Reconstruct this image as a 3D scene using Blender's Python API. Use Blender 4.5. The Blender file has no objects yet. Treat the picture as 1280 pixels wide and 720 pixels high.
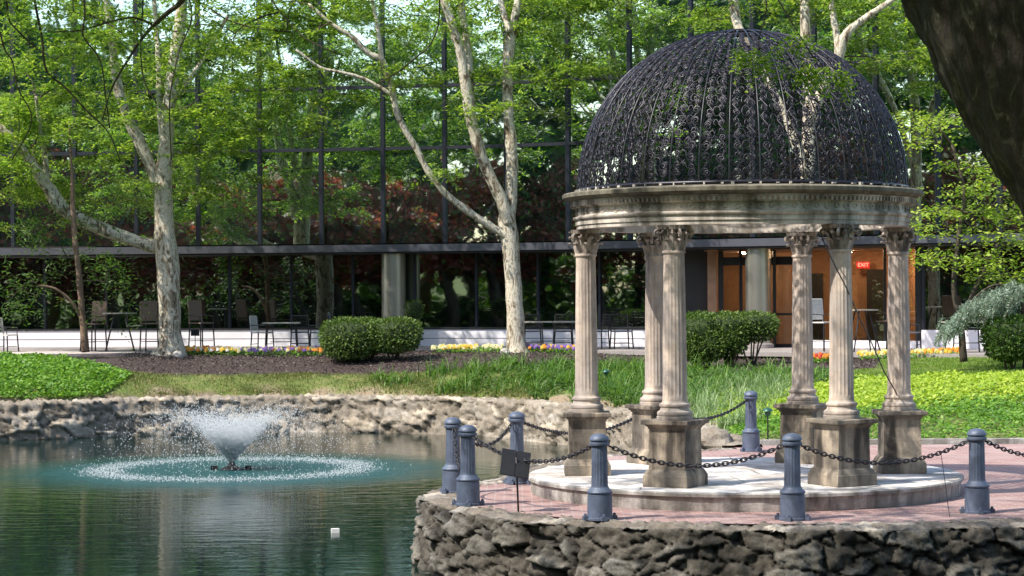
import bpy, bmesh, math, random
import numpy as np
from mathutils import Vector, Matrix, noise

random.seed(7); rng = np.random.default_rng(7)
PI = math.pi
S = bpy.context.scene
COL = S.collection

# ------------------------------------------------------------------ camera, world, sun, exposure
CAMZ = 2.4; F = 2700.0
cd = bpy.data.cameras.new('camera'); cam = bpy.data.objects.new('camera', cd); COL.objects.link(cam)
cd.sensor_width = 36; cd.lens = F * 36 / 1280; cd.clip_start = 0.1; cd.clip_end = 3000
RM = Matrix.Rotation(PI / 2 + 7.0 / F, 4, 'X') @ Matrix.Rotation(-0.0064, 4, 'Z')
cam.matrix_world = Matrix.Translation((0, 0, CAMZ)) @ RM
S.camera = cam
cd.dof.use_dof = False

SUN_AZ = Vector((-0.85, -0.53, 0)).normalized(); SUN_EL = math.radians(50)
w = bpy.data.worlds.new('World'); S.world = w; w.use_nodes = True
nt = w.node_tree; sky = nt.nodes.new('ShaderNodeTexSky'); sky.sky_type = 'NISHITA'; sky.sun_disc = False
sky.sun_elevation = SUN_EL; sky.sun_rotation = math.atan2(SUN_AZ.x, SUN_AZ.y)
sky.air_density = 1.0; sky.dust_density = 1.5
bg = nt.nodes['Background']; nt.links.new(sky.outputs[0], bg.inputs[0]); bg.inputs[1].default_value = 0.15
sd = bpy.data.lights.new('sun', 'SUN'); sd.energy = 3.5; sd.angle = math.radians(0.5); sd.color = (1, 0.93, 0.82)
so = bpy.data.objects.new('sun', sd); COL.objects.link(so)
tosun = Vector((SUN_AZ.x * math.cos(SUN_EL), SUN_AZ.y * math.cos(SUN_EL), math.sin(SUN_EL)))
so.rotation_euler = (-tosun).to_track_quat('-Z', 'Y').to_euler()
S.view_settings.view_transform = 'Standard'; S.view_settings.look = 'None'
S.view_settings.gamma = 1; S.view_settings.use_curve_mapping = False
S.view_settings.exposure = 0.92
S.cycles.use_denoising = True
S.cycles.max_bounces = 8; S.cycles.transparent_max_bounces = 12; S.cycles.sample_clamp_indirect = 6
S.cycles.caustics_reflective = False; S.cycles.caustics_refractive = False

# ------------------------------------------------------------------ helpers
def at(px, py, Y):
    v = RM.to_3x3() @ Vector(((px - 640) / F, (360 - py) / F, -1)); v *= Y / v.y
    return Vector((v.x, v.y, v.z + CAMZ))
def on(px, py, z):
    v = RM.to_3x3() @ Vector(((px - 640) / F, (360 - py) / F, -1)); v *= (z - CAMZ) / v.z
    return Vector((v.x, v.y, z))

def tag(o, label=None, cat=None, group=None, kind=None):
    if label: o['label'] = label
    if cat: o['category'] = cat
    if group: o['group'] = group
    if kind: o['kind'] = kind
    return o
def empty(name, loc, rz=0, label=None, cat=None, group=None):
    o = bpy.data.objects.new(name, None); COL.objects.link(o); o.location = loc; o.rotation_euler = (0, 0, rz)
    o.empty_display_size = 0.2
    return tag(o, label, cat, group)
def raw(name, V, Fc, mat, parent=None, smooth=False, mats=None, midx=None, loc=None):
    me = bpy.data.meshes.new(name)
    if isinstance(V, np.ndarray) and isinstance(Fc, np.ndarray):
        n, m = len(V), len(Fc); k = Fc.shape[1]
        me.vertices.add(n); me.vertices.foreach_set('co', V.astype(np.float32).ravel())
        me.loops.add(m * k); me.loops.foreach_set('vertex_index', Fc.astype(np.int32).ravel())
        me.polygons.add(m); me.polygons.foreach_set('loop_start', np.arange(0, m * k, k, dtype=np.int32))
        me.update(calc_edges=True)
    else:
        me.from_pydata([tuple(v) for v in V], [], Fc); me.update()
    for mm in (mats or [mat]): me.materials.append(mm)
    if midx is not None: me.polygons.foreach_set('material_index', np.asarray(midx, dtype=np.int32))
    if smooth: me.polygons.foreach_set('use_smooth', np.ones(len(me.polygons), dtype=bool))
    me.validate()
    o = bpy.data.objects.new(name, me); COL.objects.link(o)
    if parent: o.parent = parent
    if loc is not None: o.location = loc
    return o

class MB:
    def __init__(s): s.v = []; s.f = []
    def add(s, V, Fc):
        b = len(s.v); s.v.extend(tuple(x) for x in V); s.f.extend([tuple(i + b for i in q) for q in Fc])
    def box(s, c, d, R=None, taper=1.0):
        x, y, z = d[0] / 2, d[1] / 2, d[2] / 2; V = []
        for sz in (-1, 1):
            t = taper if sz > 0 else 1.0
            for sx, sy in ((-1, -1), (1, -1), (1, 1), (-1, 1)):
                p = Vector((sx * x * t, sy * y * t, sz * z))
                if R is not None: p = R @ p
                V.append(p + Vector(c))
        s.add(V, [(0, 3, 2, 1), (4, 5, 6, 7), (0, 1, 5, 4), (1, 2, 6, 5), (2, 3, 7, 6), (3, 0, 4, 7)])
    def tube(s, P, R, n=8, cap=True, jit=0):
        P = [Vector(p) for p in P]
        if not hasattr(R, '__len__'): R = [R] * len(P)
        V = []; up = None
        for i, p in enumerate(P):
            t = (P[min(i + 1, len(P) - 1)] - P[max(i - 1, 0)])
            if t.length < 1e-9: t = Vector((0, 0, 1))
            t.normalize()
            if up is None:
                a = Vector((1, 0, 0)) if abs(t.x) < 0.8 else Vector((0, 1, 0)); up = t.cross(a).normalized()
            else:
                up = up - t * up.dot(t)
                up = up.normalized() if up.length > 1e-6 else t.orthogonal().normalized()
            b = t.cross(up)
            for k in range(n):
                a = 2 * PI * k / n; d = up * math.cos(a) + b * math.sin(a)
                r = R[i]
                if jit: r *= 1 + jit * noise.noise((p + d * R[i]) * (0.35 / max(R[i], 1e-3)))
                V.append(p + d * r)
        Fc = []
        for i in range(len(P) - 1):
            for k in range(n):
                a = i * n + k; b2 = i * n + (k + 1) % n
                Fc.append((a, b2, b2 + n, a + n))
        if cap: Fc.append(tuple(range(n - 1, -1, -1))); Fc.append(tuple(range((len(P) - 1) * n, len(P) * n)))
        s.add(V, Fc)
    def lathe(s, prof, n=24, c=(0, 0, 0), cap=True, flute=None):
        V = []
        for r, z in prof:
            for k in range(n):
                a = 2 * PI * k / n
                rr = r * (1 - flute(a, z)) if flute else r
                V.append((c[0] + rr * math.cos(a), c[1] + rr * math.sin(a), c[2] + z))
        Fc = []
        for i in range(len(prof) - 1):
            for k in range(n):
                a = i * n + k; b = i * n + (k + 1) % n
                Fc.append((a, b, b + n, a + n))
        if cap: Fc.append(tuple(range(n - 1, -1, -1))); Fc.append(tuple(range((len(prof) - 1) * n, len(prof) * n)))
        s.add(V, Fc)
    def build(s, name, mat, parent=None, smooth=False, loc=None):
        o = raw(name, s.v, s.f, mat, parent, smooth, loc=loc)
        if smooth == 'auto':
            me = o.data
            me.polygons.foreach_set('use_smooth', np.ones(len(me.polygons), dtype=bool))
            try: me.set_sharp_from_angle(angle=math.radians(40))
            except Exception: pass
        return o

def crom(P, sub=4):
    P = [np.array(p, float) for p in P]; out = []
    for i in range(len(P) - 1):
        p0 = P[max(i - 1, 0)]; p1 = P[i]; p2 = P[i + 1]; p3 = P[min(i + 2, len(P) - 1)]
        for j in range(sub):
            t = j / sub
            out.append(0.5 * ((2 * p1) + (-p0 + p2) * t + (2 * p0 - 5 * p1 + 4 * p2 - p3) * t * t + (-p0 + 3 * p1 - 3 * p2 + p3) * t ** 3))
    out.append(P[-1]); return out

def copy_tree(o, parent=None):
    c = o.copy(); COL.objects.link(c)
    if parent: c.parent = parent
    for ch in list(o.children): copy_tree(ch, c)
    return c

# ------------------------------------------------------------------ materials
def M(name):
    m = bpy.data.materials.new(name); m.use_nodes = True; n = m.node_tree
    return m, n, n.nodes['Principled BSDF'], n.nodes['Material Output']
def nd(n, typ, **kw):
    x = n.nodes.new(typ)
    for k, v in kw.items():
        if k.startswith('i_'): x.inputs[k[2:].replace('_', ' ')].default_value = v
        else: setattr(x, k, v)
    return x
def ramp(n, fac, stops, interp='LINEAR'):
    r = n.nodes.new('ShaderNodeValToRGB'); r.color_ramp.interpolation = interp
    e = r.color_ramp.elements
    while len(e) < len(stops): e.new(0.5)
    for i, (p, c) in enumerate(stops):
        e[i].position = p; e[i].color = (*c, 1) if len(c) == 3 else c
    n.links.new(fac, r.inputs[0]); return r
def coords(n, scale=(1, 1, 1), obj=True):
    t = nd(n, 'ShaderNodeTexCoord'); mp = nd(n, 'ShaderNodeMapping'); mp.inputs['Scale'].default_value = scale
    n.links.new(t.outputs['Object' if obj else 'Generated'], mp.inputs[0]); return mp.outputs[0]
def noi(n, vec, scale, detail=6, rough=0.6, dist=0.0):
    x = nd(n, 'ShaderNodeTexNoise'); x.inputs['Scale'].default_value = scale; x.inputs['Detail'].default_value = detail
    x.inputs['Roughness'].default_value = rough; x.inputs['Distortion'].default_value = dist
    n.links.new(vec, x.inputs['Vector']); return x.outputs['Fac']
def bump(n, h, bs, strength=0.4, dist=0.02):
    b = nd(n, 'ShaderNodeBump'); b.inputs['Strength'].default_value = strength; b.inputs['Distance'].default_value = dist
    n.links.new(h, b.inputs['Height']); n.links.new(b.outputs[0], bs.inputs['Normal']); return b
def mixc(n, fac, a, b, mode='MIX'):
    x = nd(n, 'ShaderNodeMix', data_type='RGBA', blend_type=mode)
    if isinstance(fac, (int, float)): x.inputs[0].default_value = fac
    else: n.links.new(fac, x.inputs[0])
    for s_, v in ((6, a), (7, b)):
        if isinstance(v, tuple): x.inputs[s_].default_value = (*v, 1) if len(v) == 3 else v
        else: n.links.new(v, x.inputs[s_])
    return x.outputs[2]

def simple(name, col, rough=0.6, metal=0.0, var=0.25, scale=12, bmp=0.15):
    m, n, b, o = M(name); vec = coords(n); f = noi(n, vec, scale)
    c = ramp(n, f, [(0.25, tuple(x * (1 - var) for x in col)), (0.75, tuple(min(1, x * (1 + var)) for x in col))])
    n.links.new(c.outputs[0], b.inputs['Base Color']); b.inputs['Roughness'].default_value = rough; b.inputs['Metallic'].default_value = metal
    if bmp: bump(n, noi(n, vec, scale * 4), b, bmp, 0.01)
    return m

def leafmat(name, stops, trans=0.4, tcol=None, rough=0.5):
    m, n, b, o = M(name); g = nd(n, 'ShaderNodeNewGeometry')
    r = ramp(n, g.outputs['Random Per Island'], stops)
    n.links.new(r.outputs[0], b.inputs['Base Color']); b.inputs['Roughness'].default_value = rough
    b.inputs['Specular IOR Level'].default_value = 0.35
    t = nd(n, 'ShaderNodeBsdfTranslucent')
    tc = mixc(n, 1.0, r.outputs[0], tcol or (1.6, 1.7, 0.7), 'MULTIPLY'); n.links.new(tc, t.inputs[0])
    mx = nd(n, 'ShaderNodeMixShader'); mx.inputs[0].default_value = trans
    n.links.new(b.outputs[0], mx.inputs[1]); n.links.new(t.outputs[0], mx.inputs[2]); n.links.new(mx.outputs[0], o.inputs[0])
    return m

LEAF = leafmat('leaf_spring', [(0, (0.08, 0.15, 0.025)), (0.4, (0.15, 0.25, 0.04)), (0.75, (0.24, 0.35, 0.06)), (1, (0.38, 0.45, 0.12))], 0.5)
LEAF_DARK = leafmat('leaf_deep', [(0, (0.03, 0.07, 0.015)), (0.6, (0.06, 0.13, 0.02)), (1, (0.11, 0.18, 0.04))], 0.35)
LEAF_WOOD = leafmat('leaf_woodland', [(0, (0.018, 0.05, 0.014)), (0.5, (0.05, 0.13, 0.028)), (0.85, (0.10, 0.21, 0.035)), (1, (0.26, 0.38, 0.06))], 0.42)
LEAF_RED = leafmat('leaf_red', [(0, (0.14, 0.035, 0.025)), (0.5, (0.30, 0.085, 0.055)), (0.76, (0.42, 0.16, 0.09)), (0.78, (0.10, 0.17, 0.03)), (1, (0.20, 0.26, 0.05))], 0.4, (1.4, 0.9, 0.8))
LEAF_LIME = leafmat('leaf_lime', [(0, (0.14, 0.25, 0.03)), (0.5, (0.25, 0.38, 0.05)), (1, (0.44, 0.50, 0.10))], 0.35)
COVER_LIME = leafmat('leaf_cover_lime', [(0, (0.20, 0.32, 0.03)), (0.5, (0.31, 0.43, 0.04)), (1, (0.42, 0.51, 0.07))], 0.3)
COVER_GREEN = leafmat('leaf_cover_green', [(0, (0.06, 0.16, 0.02)), (0.5, (0.12, 0.26, 0.03)), (1, (0.22, 0.38, 0.05))], 0.3)
HEDGE = leafmat('leaf_hedge', [(0, (0.04, 0.08, 0.015)), (0.6, (0.09, 0.16, 0.025)), (1, (0.17, 0.24, 0.05))], 0.2)
CEDAR = leafmat('leaf_cedar', [(0, (0.16, 0.24, 0.18)), (0.6, (0.28, 0.38, 0.29)), (1, (0.44, 0.52, 0.42))], 0.25, (1.1, 1.2, 1.0))
BLADE = leafmat('leaf_blade', [(0, (0.04, 0.11, 0.015)), (0.6, (0.10, 0.22, 0.035)), (1, (0.22, 0.34, 0.09))], 0.35)
BLADE_PALE = leafmat('leaf_blade_pale', [(0, (0.12, 0.22, 0.07)), (0.6, (0.24, 0.34, 0.15)), (1, (0.42, 0.5, 0.28))], 0.3, (1.2, 1.3, 0.9))
LAWN = leafmat('leaf_lawn', [(0, (0.08, 0.17, 0.02)), (0.6, (0.15, 0.26, 0.03)), (1, (0.24, 0.34, 0.06))], 0.3)

def barkmat(name, stops, scale=3.0, zs=0.5, bs=0.5):
    m, n, b, o = M(name); vec = coords(n, (1, 1, zs))
    f = noi(n, vec, scale, 5, 0.65, 1.2); r = ramp(n, f, stops)
    f2 = noi(n, vec, scale * 7, 6, 0.7); r2 = ramp(n, f2, [(0.3, (0.5, 0.5, 0.5)), (0.55, (1.08, 1.08, 1.08))])
    n.links.new(mixc(n, 1.0, r.outputs[0], r2.outputs[0], 'MULTIPLY'), b.inputs['Base Color'])
    b.inputs['Roughness'].default_value = 0.85; bump(n, f2, b, bs, 0.03)
    return m
BARK_PLANE = barkmat('bark_plane', [(0.36, (0.12, 0.085, 0.055)), (0.43, (0.32, 0.26, 0.18)), (0.49, (0.58, 0.52, 0.41)), (0.58, (0.68, 0.63, 0.51)), (0.61, (0.22, 0.19, 0.13)), (0.70, (0.48, 0.44, 0.33))], 5.5, 0.4, 0.8)
BARK_DARK = barkmat('bark_dark', [(0.3, (0.035, 0.028, 0.02)), (0.55, (0.09, 0.07, 0.05)), (0.75, (0.16, 0.14, 0.09))], 2, 0.3, 0.9)
BARK_RED = barkmat('bark_red', [(0.3, (0.13, 0.075, 0.05)), (0.7, (0.30, 0.20, 0.14))], 6, 0.4)
BARK_BIG = barkmat('bark_big', [(0.3, (0.006, 0.005, 0.004)), (0.47, (0.032, 0.024, 0.015)), (0.58, (0.05, 0.045, 0.025)), (0.66, (0.16, 0.15, 0.115)), (0.75, (0.03, 0.024, 0.018))], 11, 0.4, 1.0)
TWIG = simple('twig', (0.045, 0.035, 0.025), 0.8)

def stonemat(name, base, dark, stain=0.5, lichen=None, bs=0.5, scale=1.0):
    m, n, b, o = M(name); vec = coords(n); vz = coords(n, (1, 1, 0.12))
    f = noi(n, vec, 9 * scale, 8, 0.7); c = ramp(n, f, [(0.3, tuple(x * 0.6 for x in base)), (0.55, base), (0.8, tuple(min(1, x * 1.25) for x in base))]).outputs[0]
    st = ramp(n, noi(n, vz, 5 * scale, 6, 0.6), [(0.42, (0, 0, 0)), (0.60, (stain,) * 3)]).outputs[0]
    c = mixc(n, st, c, dark)
    if lichen:
        l = ramp(n, noi(n, vec, 3.5 * scale, 5, 0.6), [(0.47, (0, 0, 0)), (0.58, (0.75,) * 3)]).outputs[0]; c = mixc(n, l, c, lichen)
    n.links.new(c, b.inputs['Base Color']); b.inputs['Roughness'].default_value = 0.9
    bump(n, noi(n, vec, 40 * scale, 8, 0.75), b, bs, 0.012); return m
STONE_COL = stonemat('stone_column', (0.63, 0.52, 0.43), (0.17, 0.15, 0.145), 0.85, (0.42, 0.37, 0.34), 0.5, 0.8)
STONE_PED = stonemat('stone_pedestal', (0.46, 0.385, 0.30), (0.06, 0.05, 0.042), 1.0, (0.15, 0.135, 0.115), 1.0, 0.7)
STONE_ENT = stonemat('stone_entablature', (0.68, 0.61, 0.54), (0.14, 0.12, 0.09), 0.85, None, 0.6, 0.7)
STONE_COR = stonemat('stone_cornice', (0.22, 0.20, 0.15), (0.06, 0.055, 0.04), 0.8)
STONE_CAP = stonemat('stone_capital', (0.55, 0.47, 0.41), (0.08, 0.065, 0.055), 0.9, None, 0.4, 1.2)
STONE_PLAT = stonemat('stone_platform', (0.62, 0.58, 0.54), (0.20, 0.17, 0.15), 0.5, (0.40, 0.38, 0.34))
STONE_PSIDE = stonemat('stone_platform_side', (0.52, 0.50, 0.48), (0.12, 0.11, 0.10), 0.85, (0.28, 0.27, 0.24), 1.0)

def rockmat(name, a, b_, c_, d_, lo=(0.55, 0.52, 0.48), jt=0.35):
    m, n, b, o = M(name); vec = coords(n)
    f = noi(n, vec, 2.2, 8, 0.7); g = noi(n, vec, 14, 8, 0.75)
    c = ramp(n, f, [(0.3, a), (0.5, b_), (0.7, c_)]).outputs[0]
    c = mixc(n, ramp(n, g, [(0.35, (0.55,) * 3), (0.6, (0,) * 3)]).outputs[0], c, d_)
    at_ = nd(n, 'ShaderNodeAttribute', attribute_name='joint')
    tn = nd(n, 'ShaderNodeAttribute', attribute_name='tone'); tr_ = ramp(n, tn.outputs['Fac'], [(0, lo), (0.5, (0.95, 0.95, 0.95)), (1, (1.35, 1.32, 1.25))])
    c = mixc(n, 1.0, c, tr_.outputs[0], 'MULTIPLY'); c = mixc(n, at_.outputs['Fac'], c, tuple(x * jt for x in a))
    g3 = noi(n, vec, 45, 6, 0.8); c = mixc(n, 1.0, c, ramp(n, g3, [(0.35, (0.6,) * 3), (0.6, (1.15,) * 3)]).outputs[0], 'MULTIPLY')
    n.links.new(c, b.inputs['Base Color']); b.inputs['Roughness'].default_value = 0.92
    bump(n, g, b, 0.9, 0.03); return m
ROCK_FRONT = rockmat('rock_terrace', (0.11, 0.10, 0.09), (0.20, 0.19, 0.17), (0.37, 0.355, 0.335), (0.05, 0.045, 0.035))
ROCK_FAR = rockmat('rock_bank', (0.34, 0.29, 0.22), (0.50, 0.44, 0.36), (0.60, 0.56, 0.50), (0.24, 0.19, 0.14), (0.68, 0.67, 0.65), 0.5)
ROCK_COPE = rockmat('rock_coping', (0.34, 0.30, 0.26), (0.46, 0.42, 0.37), (0.56, 0.53, 0.48), (0.15, 0.13, 0.11))

def brickmat():
    m, n, b, o = M('brick_paving'); vec = coords(n)
    br = nd(n, 'ShaderNodeTexBrick'); n.links.new(vec, br.inputs['Vector'])
    br.inputs['Scale'].default_value = 1.0; br.inputs['Brick Width'].default_value = 0.215; br.inputs['Row Height'].default_value = 0.105
    br.inputs['Mortar Size'].default_value = 0.007; br.inputs['Mortar Smooth'].default_value = 0.3; br.inputs['Bias'].default_value = 0
    br.inputs['Color1'].default_value = (0.37, 0.21, 0.19, 1); br.inputs['Color2'].default_value = (0.25, 0.135, 0.125, 1); br.inputs['Mortar'].default_value = (0.44, 0.38, 0.35, 1)
    f = noi(n, vec, 1.6, 6, 0.65); c = mixc(n, ramp(n, f, [(0.4, (0,) * 3), (0.7, (0.6,) * 3)]).outputs[0], br.outputs[0], (0.46, 0.37, 0.35))
    f2 = noi(n, vec, 25, 6, 0.7); c = mixc(n, ramp(n, f2, [(0.3, (0.45,) * 3), (0.5, (0,) * 3)]).outputs[0], c, (0.22, 0.12, 0.11))
    n.links.new(c, b.inputs['Base Color']); b.inputs['Roughness'].default_value = 0.85; bump(n, br.outputs['Fac'], b, -0.5, 0.01); return m
BRICK = brickmat()

IRON = simple('wrought_iron', (0.024, 0.023, 0.033), 0.36, 0.25, 0.3, 20)
BOLL = simple('painted_slate_blue', (0.09, 0.115, 0.175), 0.5, 0.1, 0.35, 9, 0.4)
CHAIN = simple('chain_iron', (0.05, 0.05, 0.06), 0.5, 0.6)
BLACK = simple('black_metal', (0.018, 0.018, 0.02), 0.45, 0.2)
FRAME = simple('curtain_wall_frame', (0.035, 0.038, 0.055), 0.4, 0.4, 0.15, 3, 0)
FRAME_L = simple('canopy_band', (0.12, 0.125, 0.15), 0.4, 0.5, 0.15, 1.5, 0)
WHITE = simple('white_panel', (0.82, 0.80, 0.86), 0.6, 0, 0.07, 2, 0)
PILLAR = simple('metal_pillar', (0.36, 0.345, 0.30), 0.36, 0.8, 0.12, 1.5, 0)
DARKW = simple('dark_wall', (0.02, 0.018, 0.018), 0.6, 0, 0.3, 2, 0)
ORANGE = simple('orange_wall', (0.56, 0.31, 0.17), 0.7, 0, 0.2, 1.5, 0.05)
ORANGE2 = simple('orange_wood', (0.40, 0.23, 0.14), 0.6, 0, 0.3, 3, 0.05)
CONC = simple('patio_concrete', (0.30, 0.27, 0.265), 0.85, 0, 0.15, 3)
PATH = simple('path_concrete', (0.55, 0.47, 0.45), 0.85, 0, 0.12, 3)
CH_GREY = simple('chair_grey', (0.10, 0.105, 0.13), 0.5, 0.3)
CH_WHITE = simple('chair_white', (0.62, 0.60, 0.58), 0.5)
CH_BROWN = simple('chair_woven', (0.24, 0.17, 0.13), 0.8, 0, 0.3, 40, 0.3)
TABLETOP = simple('table_top', (0.42, 0.40, 0.34), 0.4)
WHITE_P = simple('white_plastic', (0.8, 0.8, 0.8), 0.4, 0, 0.03, 5, 0)
GREENM = simple('green_fixture', (0.03, 0.10, 0.07), 0.4, 0.3)

def emis(name, col, st):
    m, n, b, o = M(name); b.inputs['Base Color'].default_value = (*col, 1)
    b.inputs['Emission Color'].default_value = (*col, 1); b.inputs['Emission Strength'].default_value = st; return m

def glassmat(name, tint, refl, base, seed=0.0):
    m, n, b, o = M(name); n.nodes.remove(b)
    g = nd(n, 'ShaderNodeBsdfGlossy'); g.inputs['Color'].default_value = (*tint, 1); g.inputs['Roughness'].default_value = 0.015
    d = nd(n, 'ShaderNodeBsdfDiffuse'); d.inputs['Color'].default_value = (*base, 1)
    vec = coords(n); bp = nd(n, 'ShaderNodeBump'); bp.inputs['Strength'].default_value = 0.12; bp.inputs['Distance'].default_value = 0.01
    n.links.new(noi(n, vec, 1.3, 2, 0.4), bp.inputs['Height']); n.links.new(bp.outputs[0], g.inputs['Normal'])
    mx = nd(n, 'ShaderNodeMixShader'); mx.inputs[0].default_value = refl
    n.links.new(d.outputs[0], mx.inputs[1]); n.links.new(g.outputs[0], mx.inputs[2]); n.links.new(mx.outputs[0], o.inputs[0]); return m
GLASS_UP = glassmat('glass_reflective', (0.80, 0.95, 0.88), 0.84, (0.025, 0.045, 0.045))
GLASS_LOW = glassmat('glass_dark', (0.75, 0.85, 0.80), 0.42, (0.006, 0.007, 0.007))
def clearglass():
    m, n, b, o = M('glass_clear'); n.nodes.remove(b)
    g = nd(n, 'ShaderNodeBsdfGlossy'); g.inputs['Roughness'].default_value = 0.01; g.inputs['Color'].default_value = (0.9, 0.95, 0.95, 1)
    t = nd(n, 'ShaderNodeBsdfTransparent'); t.inputs[0].default_value = (0.85, 0.83, 0.8, 1)
    mx = nd(n, 'ShaderNodeMixShader'); mx.inputs[0].default_value = 0.12
    n.links.new(t.outputs[0], mx.inputs[1]); n.links.new(g.outputs[0], mx.inputs[2]); n.links.new(mx.outputs[0], o.inputs[0]); return m
GLASS_CLEAR = clearglass()

# ------------------------------------------------------------------ layout (metres: x right, y away from the camera, z up from the terrace)
POND_FAR = [(-60, 38), (-30, 44.5), (-20, 46.6), (-11.3, 48), (-8.5, 49.4), (-4.5, 50.2), (-0.7, 48.3), (1.0, 45.6), (2.35, 42.6), (3.0, 39), (3.25, 36), (3.3, 33.2)]
TERR = [(3.3, 33.2), (1.6, 32.2), (0.6, 30.8), (0.0, 28.9), (-0.33, 27.7), (-0.85, 26.8), (-0.98, 25.6), (-0.76, 24.35), (-0.26, 23.45), (0.55, 22.6), (1.7, 22.08), (3.2, 21.9), (5, 22.15), (6.8, 22.9), (8.3, 24.5), (9.5, 26.5)]
NEAR = [(11.5, 25), (12.5, 20), (11, 17), (0, 16.3), (-12, 17), (-22, 20), (-60, 26)]
def _sm(P, k): return [(p[0], p[1]) for p in crom([(x, y, 0) for x, y in P], k)]
POND = _sm(POND_FAR, 3)[:-1] + _sm(TERR, 3) + NEAR
TERRP = _sm(TERR, 3) + [(16, 29), (16, 33.6), (3.3, 33.6)]
WZ = -0.78
FX, FY = -5.13, 39.4           # fountain

def inside(P, X, Y):
    r = np.zeros(X.shape, bool); n = len(P)
    for i in range(n):
        x1, y1 = P[i]; x2, y2 = P[(i + 1) % n]
        if y1 == y2: continue
        c = ((y1 > Y) != (y2 > Y)) & (X < (x2 - x1) * (Y - y1) / (y2 - y1) + x1); r ^= c
    return r
def dist(P, X, Y):
    d = np.full(X.shape, 1e9); n = len(P)
    for i in range(n):
        a = np.array(P[i], float); b = np.array(P[(i + 1) % n], float); ab = b - a
        t = np.clip(((X - a[0]) * ab[0] + (Y - a[1]) * ab[1]) / (ab @ ab), 0, 1)
        d = np.minimum(d, np.hypot(X - a[0] - t * ab[0], Y - a[1] - t * ab[1]))
    return d
def ground_z(X, Y):
    X = np.asarray(X, float); Y = np.asarray(Y, float)
    ip = inside(POND, X, Y); it = inside(TERRP, X, Y)
    d = np.minimum(dist(POND, X, Y), dist(TERRP, X, Y))
    tau = 2.6 + 3.2 * np.clip(X / 5.0, 0, 1)
    z = np.minimum(1.0 * (1 - np.exp(-d / tau)), 0.90)
    ip = ip | (dist(POND, X, Y) < 0.30)
    near = Y < 22 + np.clip((X - 8) * 2, 0, 12)
    z = np.where(near, np.minimum(-0.25, -0.6 + d * 0.4), z)
    z = np.where(it, -0.10, z); z = np.where(ip, -1.8, z)
    return z
def gz(x, y): return float(ground_z(np.array([x]), np.array([y]))[0])

XK = [-60, -20, -13.5, -11.5, -8.5, -5, -2, 0, 2, 3.6, 5, 6.5, 8.0, 8.6, 10, 12, 20, 60]
YK = [60, 60, 60, 51.9, 51.3, 51.9, 51.3, 51.2, 51.2, 50.4, 47.8, 46.8, 47.4, 50.4, 52.6, 53.2, 53.5, 53]
def mulch_y(X): return np.interp(X, XK, YK)

# ground sheet
def axis(lo, hi, fine, far):
    a = [lo]; st = fine
    while a[0] > -far: st *= 1.35; a.insert(0, a[0] - st)
    b = list(np.arange(lo + fine, hi, fine)); a += b; st = fine
    while a[-1] < far: st *= 1.35; a.append(a[-1] + st)
    return np.array(a)
gx = axis(-17, 17, 0.2, 900); gy = axis(16, 62, 0.2, 900)
GX, GY = np.meshgrid(gx, gy); GZ = ground_z(GX, GY)
jn = np.array([noise.noise((x * 1.3, y * 1.3, 0)) for x, y in zip(GX.ravel(), GY.ravel())]).reshape(GX.shape)
land = ~(inside(POND, GX, GY) | inside(TERRP, GX, GY)); GZ = GZ + np.where(land & (GY > 34) & (GY < 56), jn * 0.035, 0)
nx, ny = len(gx), len(gy); ii = np.arange(nx * ny).reshape(ny, nx)
FG = np.stack([ii[:-1, :-1], ii[:-1, 1:], ii[1:, 1:], ii[1:, :-1]], -1).reshape(-1, 4)
VG = np.stack([GX, GY, GZ], -1).reshape(-1, 3)
dg = np.minimum(dist(POND, GX, GY), dist(TERRP, GX, GY)).ravel()
X1, Y1, J1 = GX.ravel(), GY.ravel(), jn.ravel()
# zone attribute: 0 dirt, 1 grass, 2 mulch as colour channels (r mulch, g grass, b dirt)
mul = np.clip((Y1 - mulch_y(X1) + J1 * 0.6) / 0.25, 0, 1) * (Y1 < 58)
dirt = np.clip((0.62 - dg + J1 * 0.6) / 0.3, 0, 1) * (X1 < 4)
zone = np.stack([mul, np.clip(1 - mul - dirt, 0, 1), dirt, np.ones_like(mul)], -1)
def groundmat():
    m, n, b, o = M('ground_soil'); vec = coords(n)
    a = nd(n, 'ShaderNodeAttribute', attribute_name='zone'); sp = nd(n, 'ShaderNodeSeparateColor'); n.links.new(a.outputs['Color'], sp.inputs[0])
    f = noi(n, vec, 3, 8, 0.7); f2 = noi(n, vec, 30, 6, 0.75)
    gr = ramp(n, f, [(0.3, (0.08, 0.12, 0.03)), (0.5, (0.14, 0.19, 0.04)), (0.68, (0.24, 0.20, 0.09))]).outputs[0]
    mu = ramp(n, f2, [(0.35, (0.018, 0.011, 0.010)), (0.52, (0.06, 0.040, 0.038)), (0.68, (0.16, 0.12, 0.115))]).outputs[0]
    di = ramp(n, f2, [(0.3, (0.22, 0.16, 0.10)), (0.7, (0.42, 0.34, 0.24))]).outputs[0]
    c = mixc(n, sp.outputs[0], gr, mu); c = mixc(n, sp.outputs[2], c, di)
    n.links.new(c, b.inputs['Base Color']); b.inputs['Roughness'].default_value = 0.95; bump(n, f2, b, 0.8, 0.03); return m
g = raw('ground', VG, FG, groundmat(), smooth=True); tag(g, kind='structure')
ca = g.data.color_attributes.new('zone', 'FLOAT_COLOR', 'POINT'); ca.data.foreach_set('color', zone.astype(np.float32).ravel())

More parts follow.
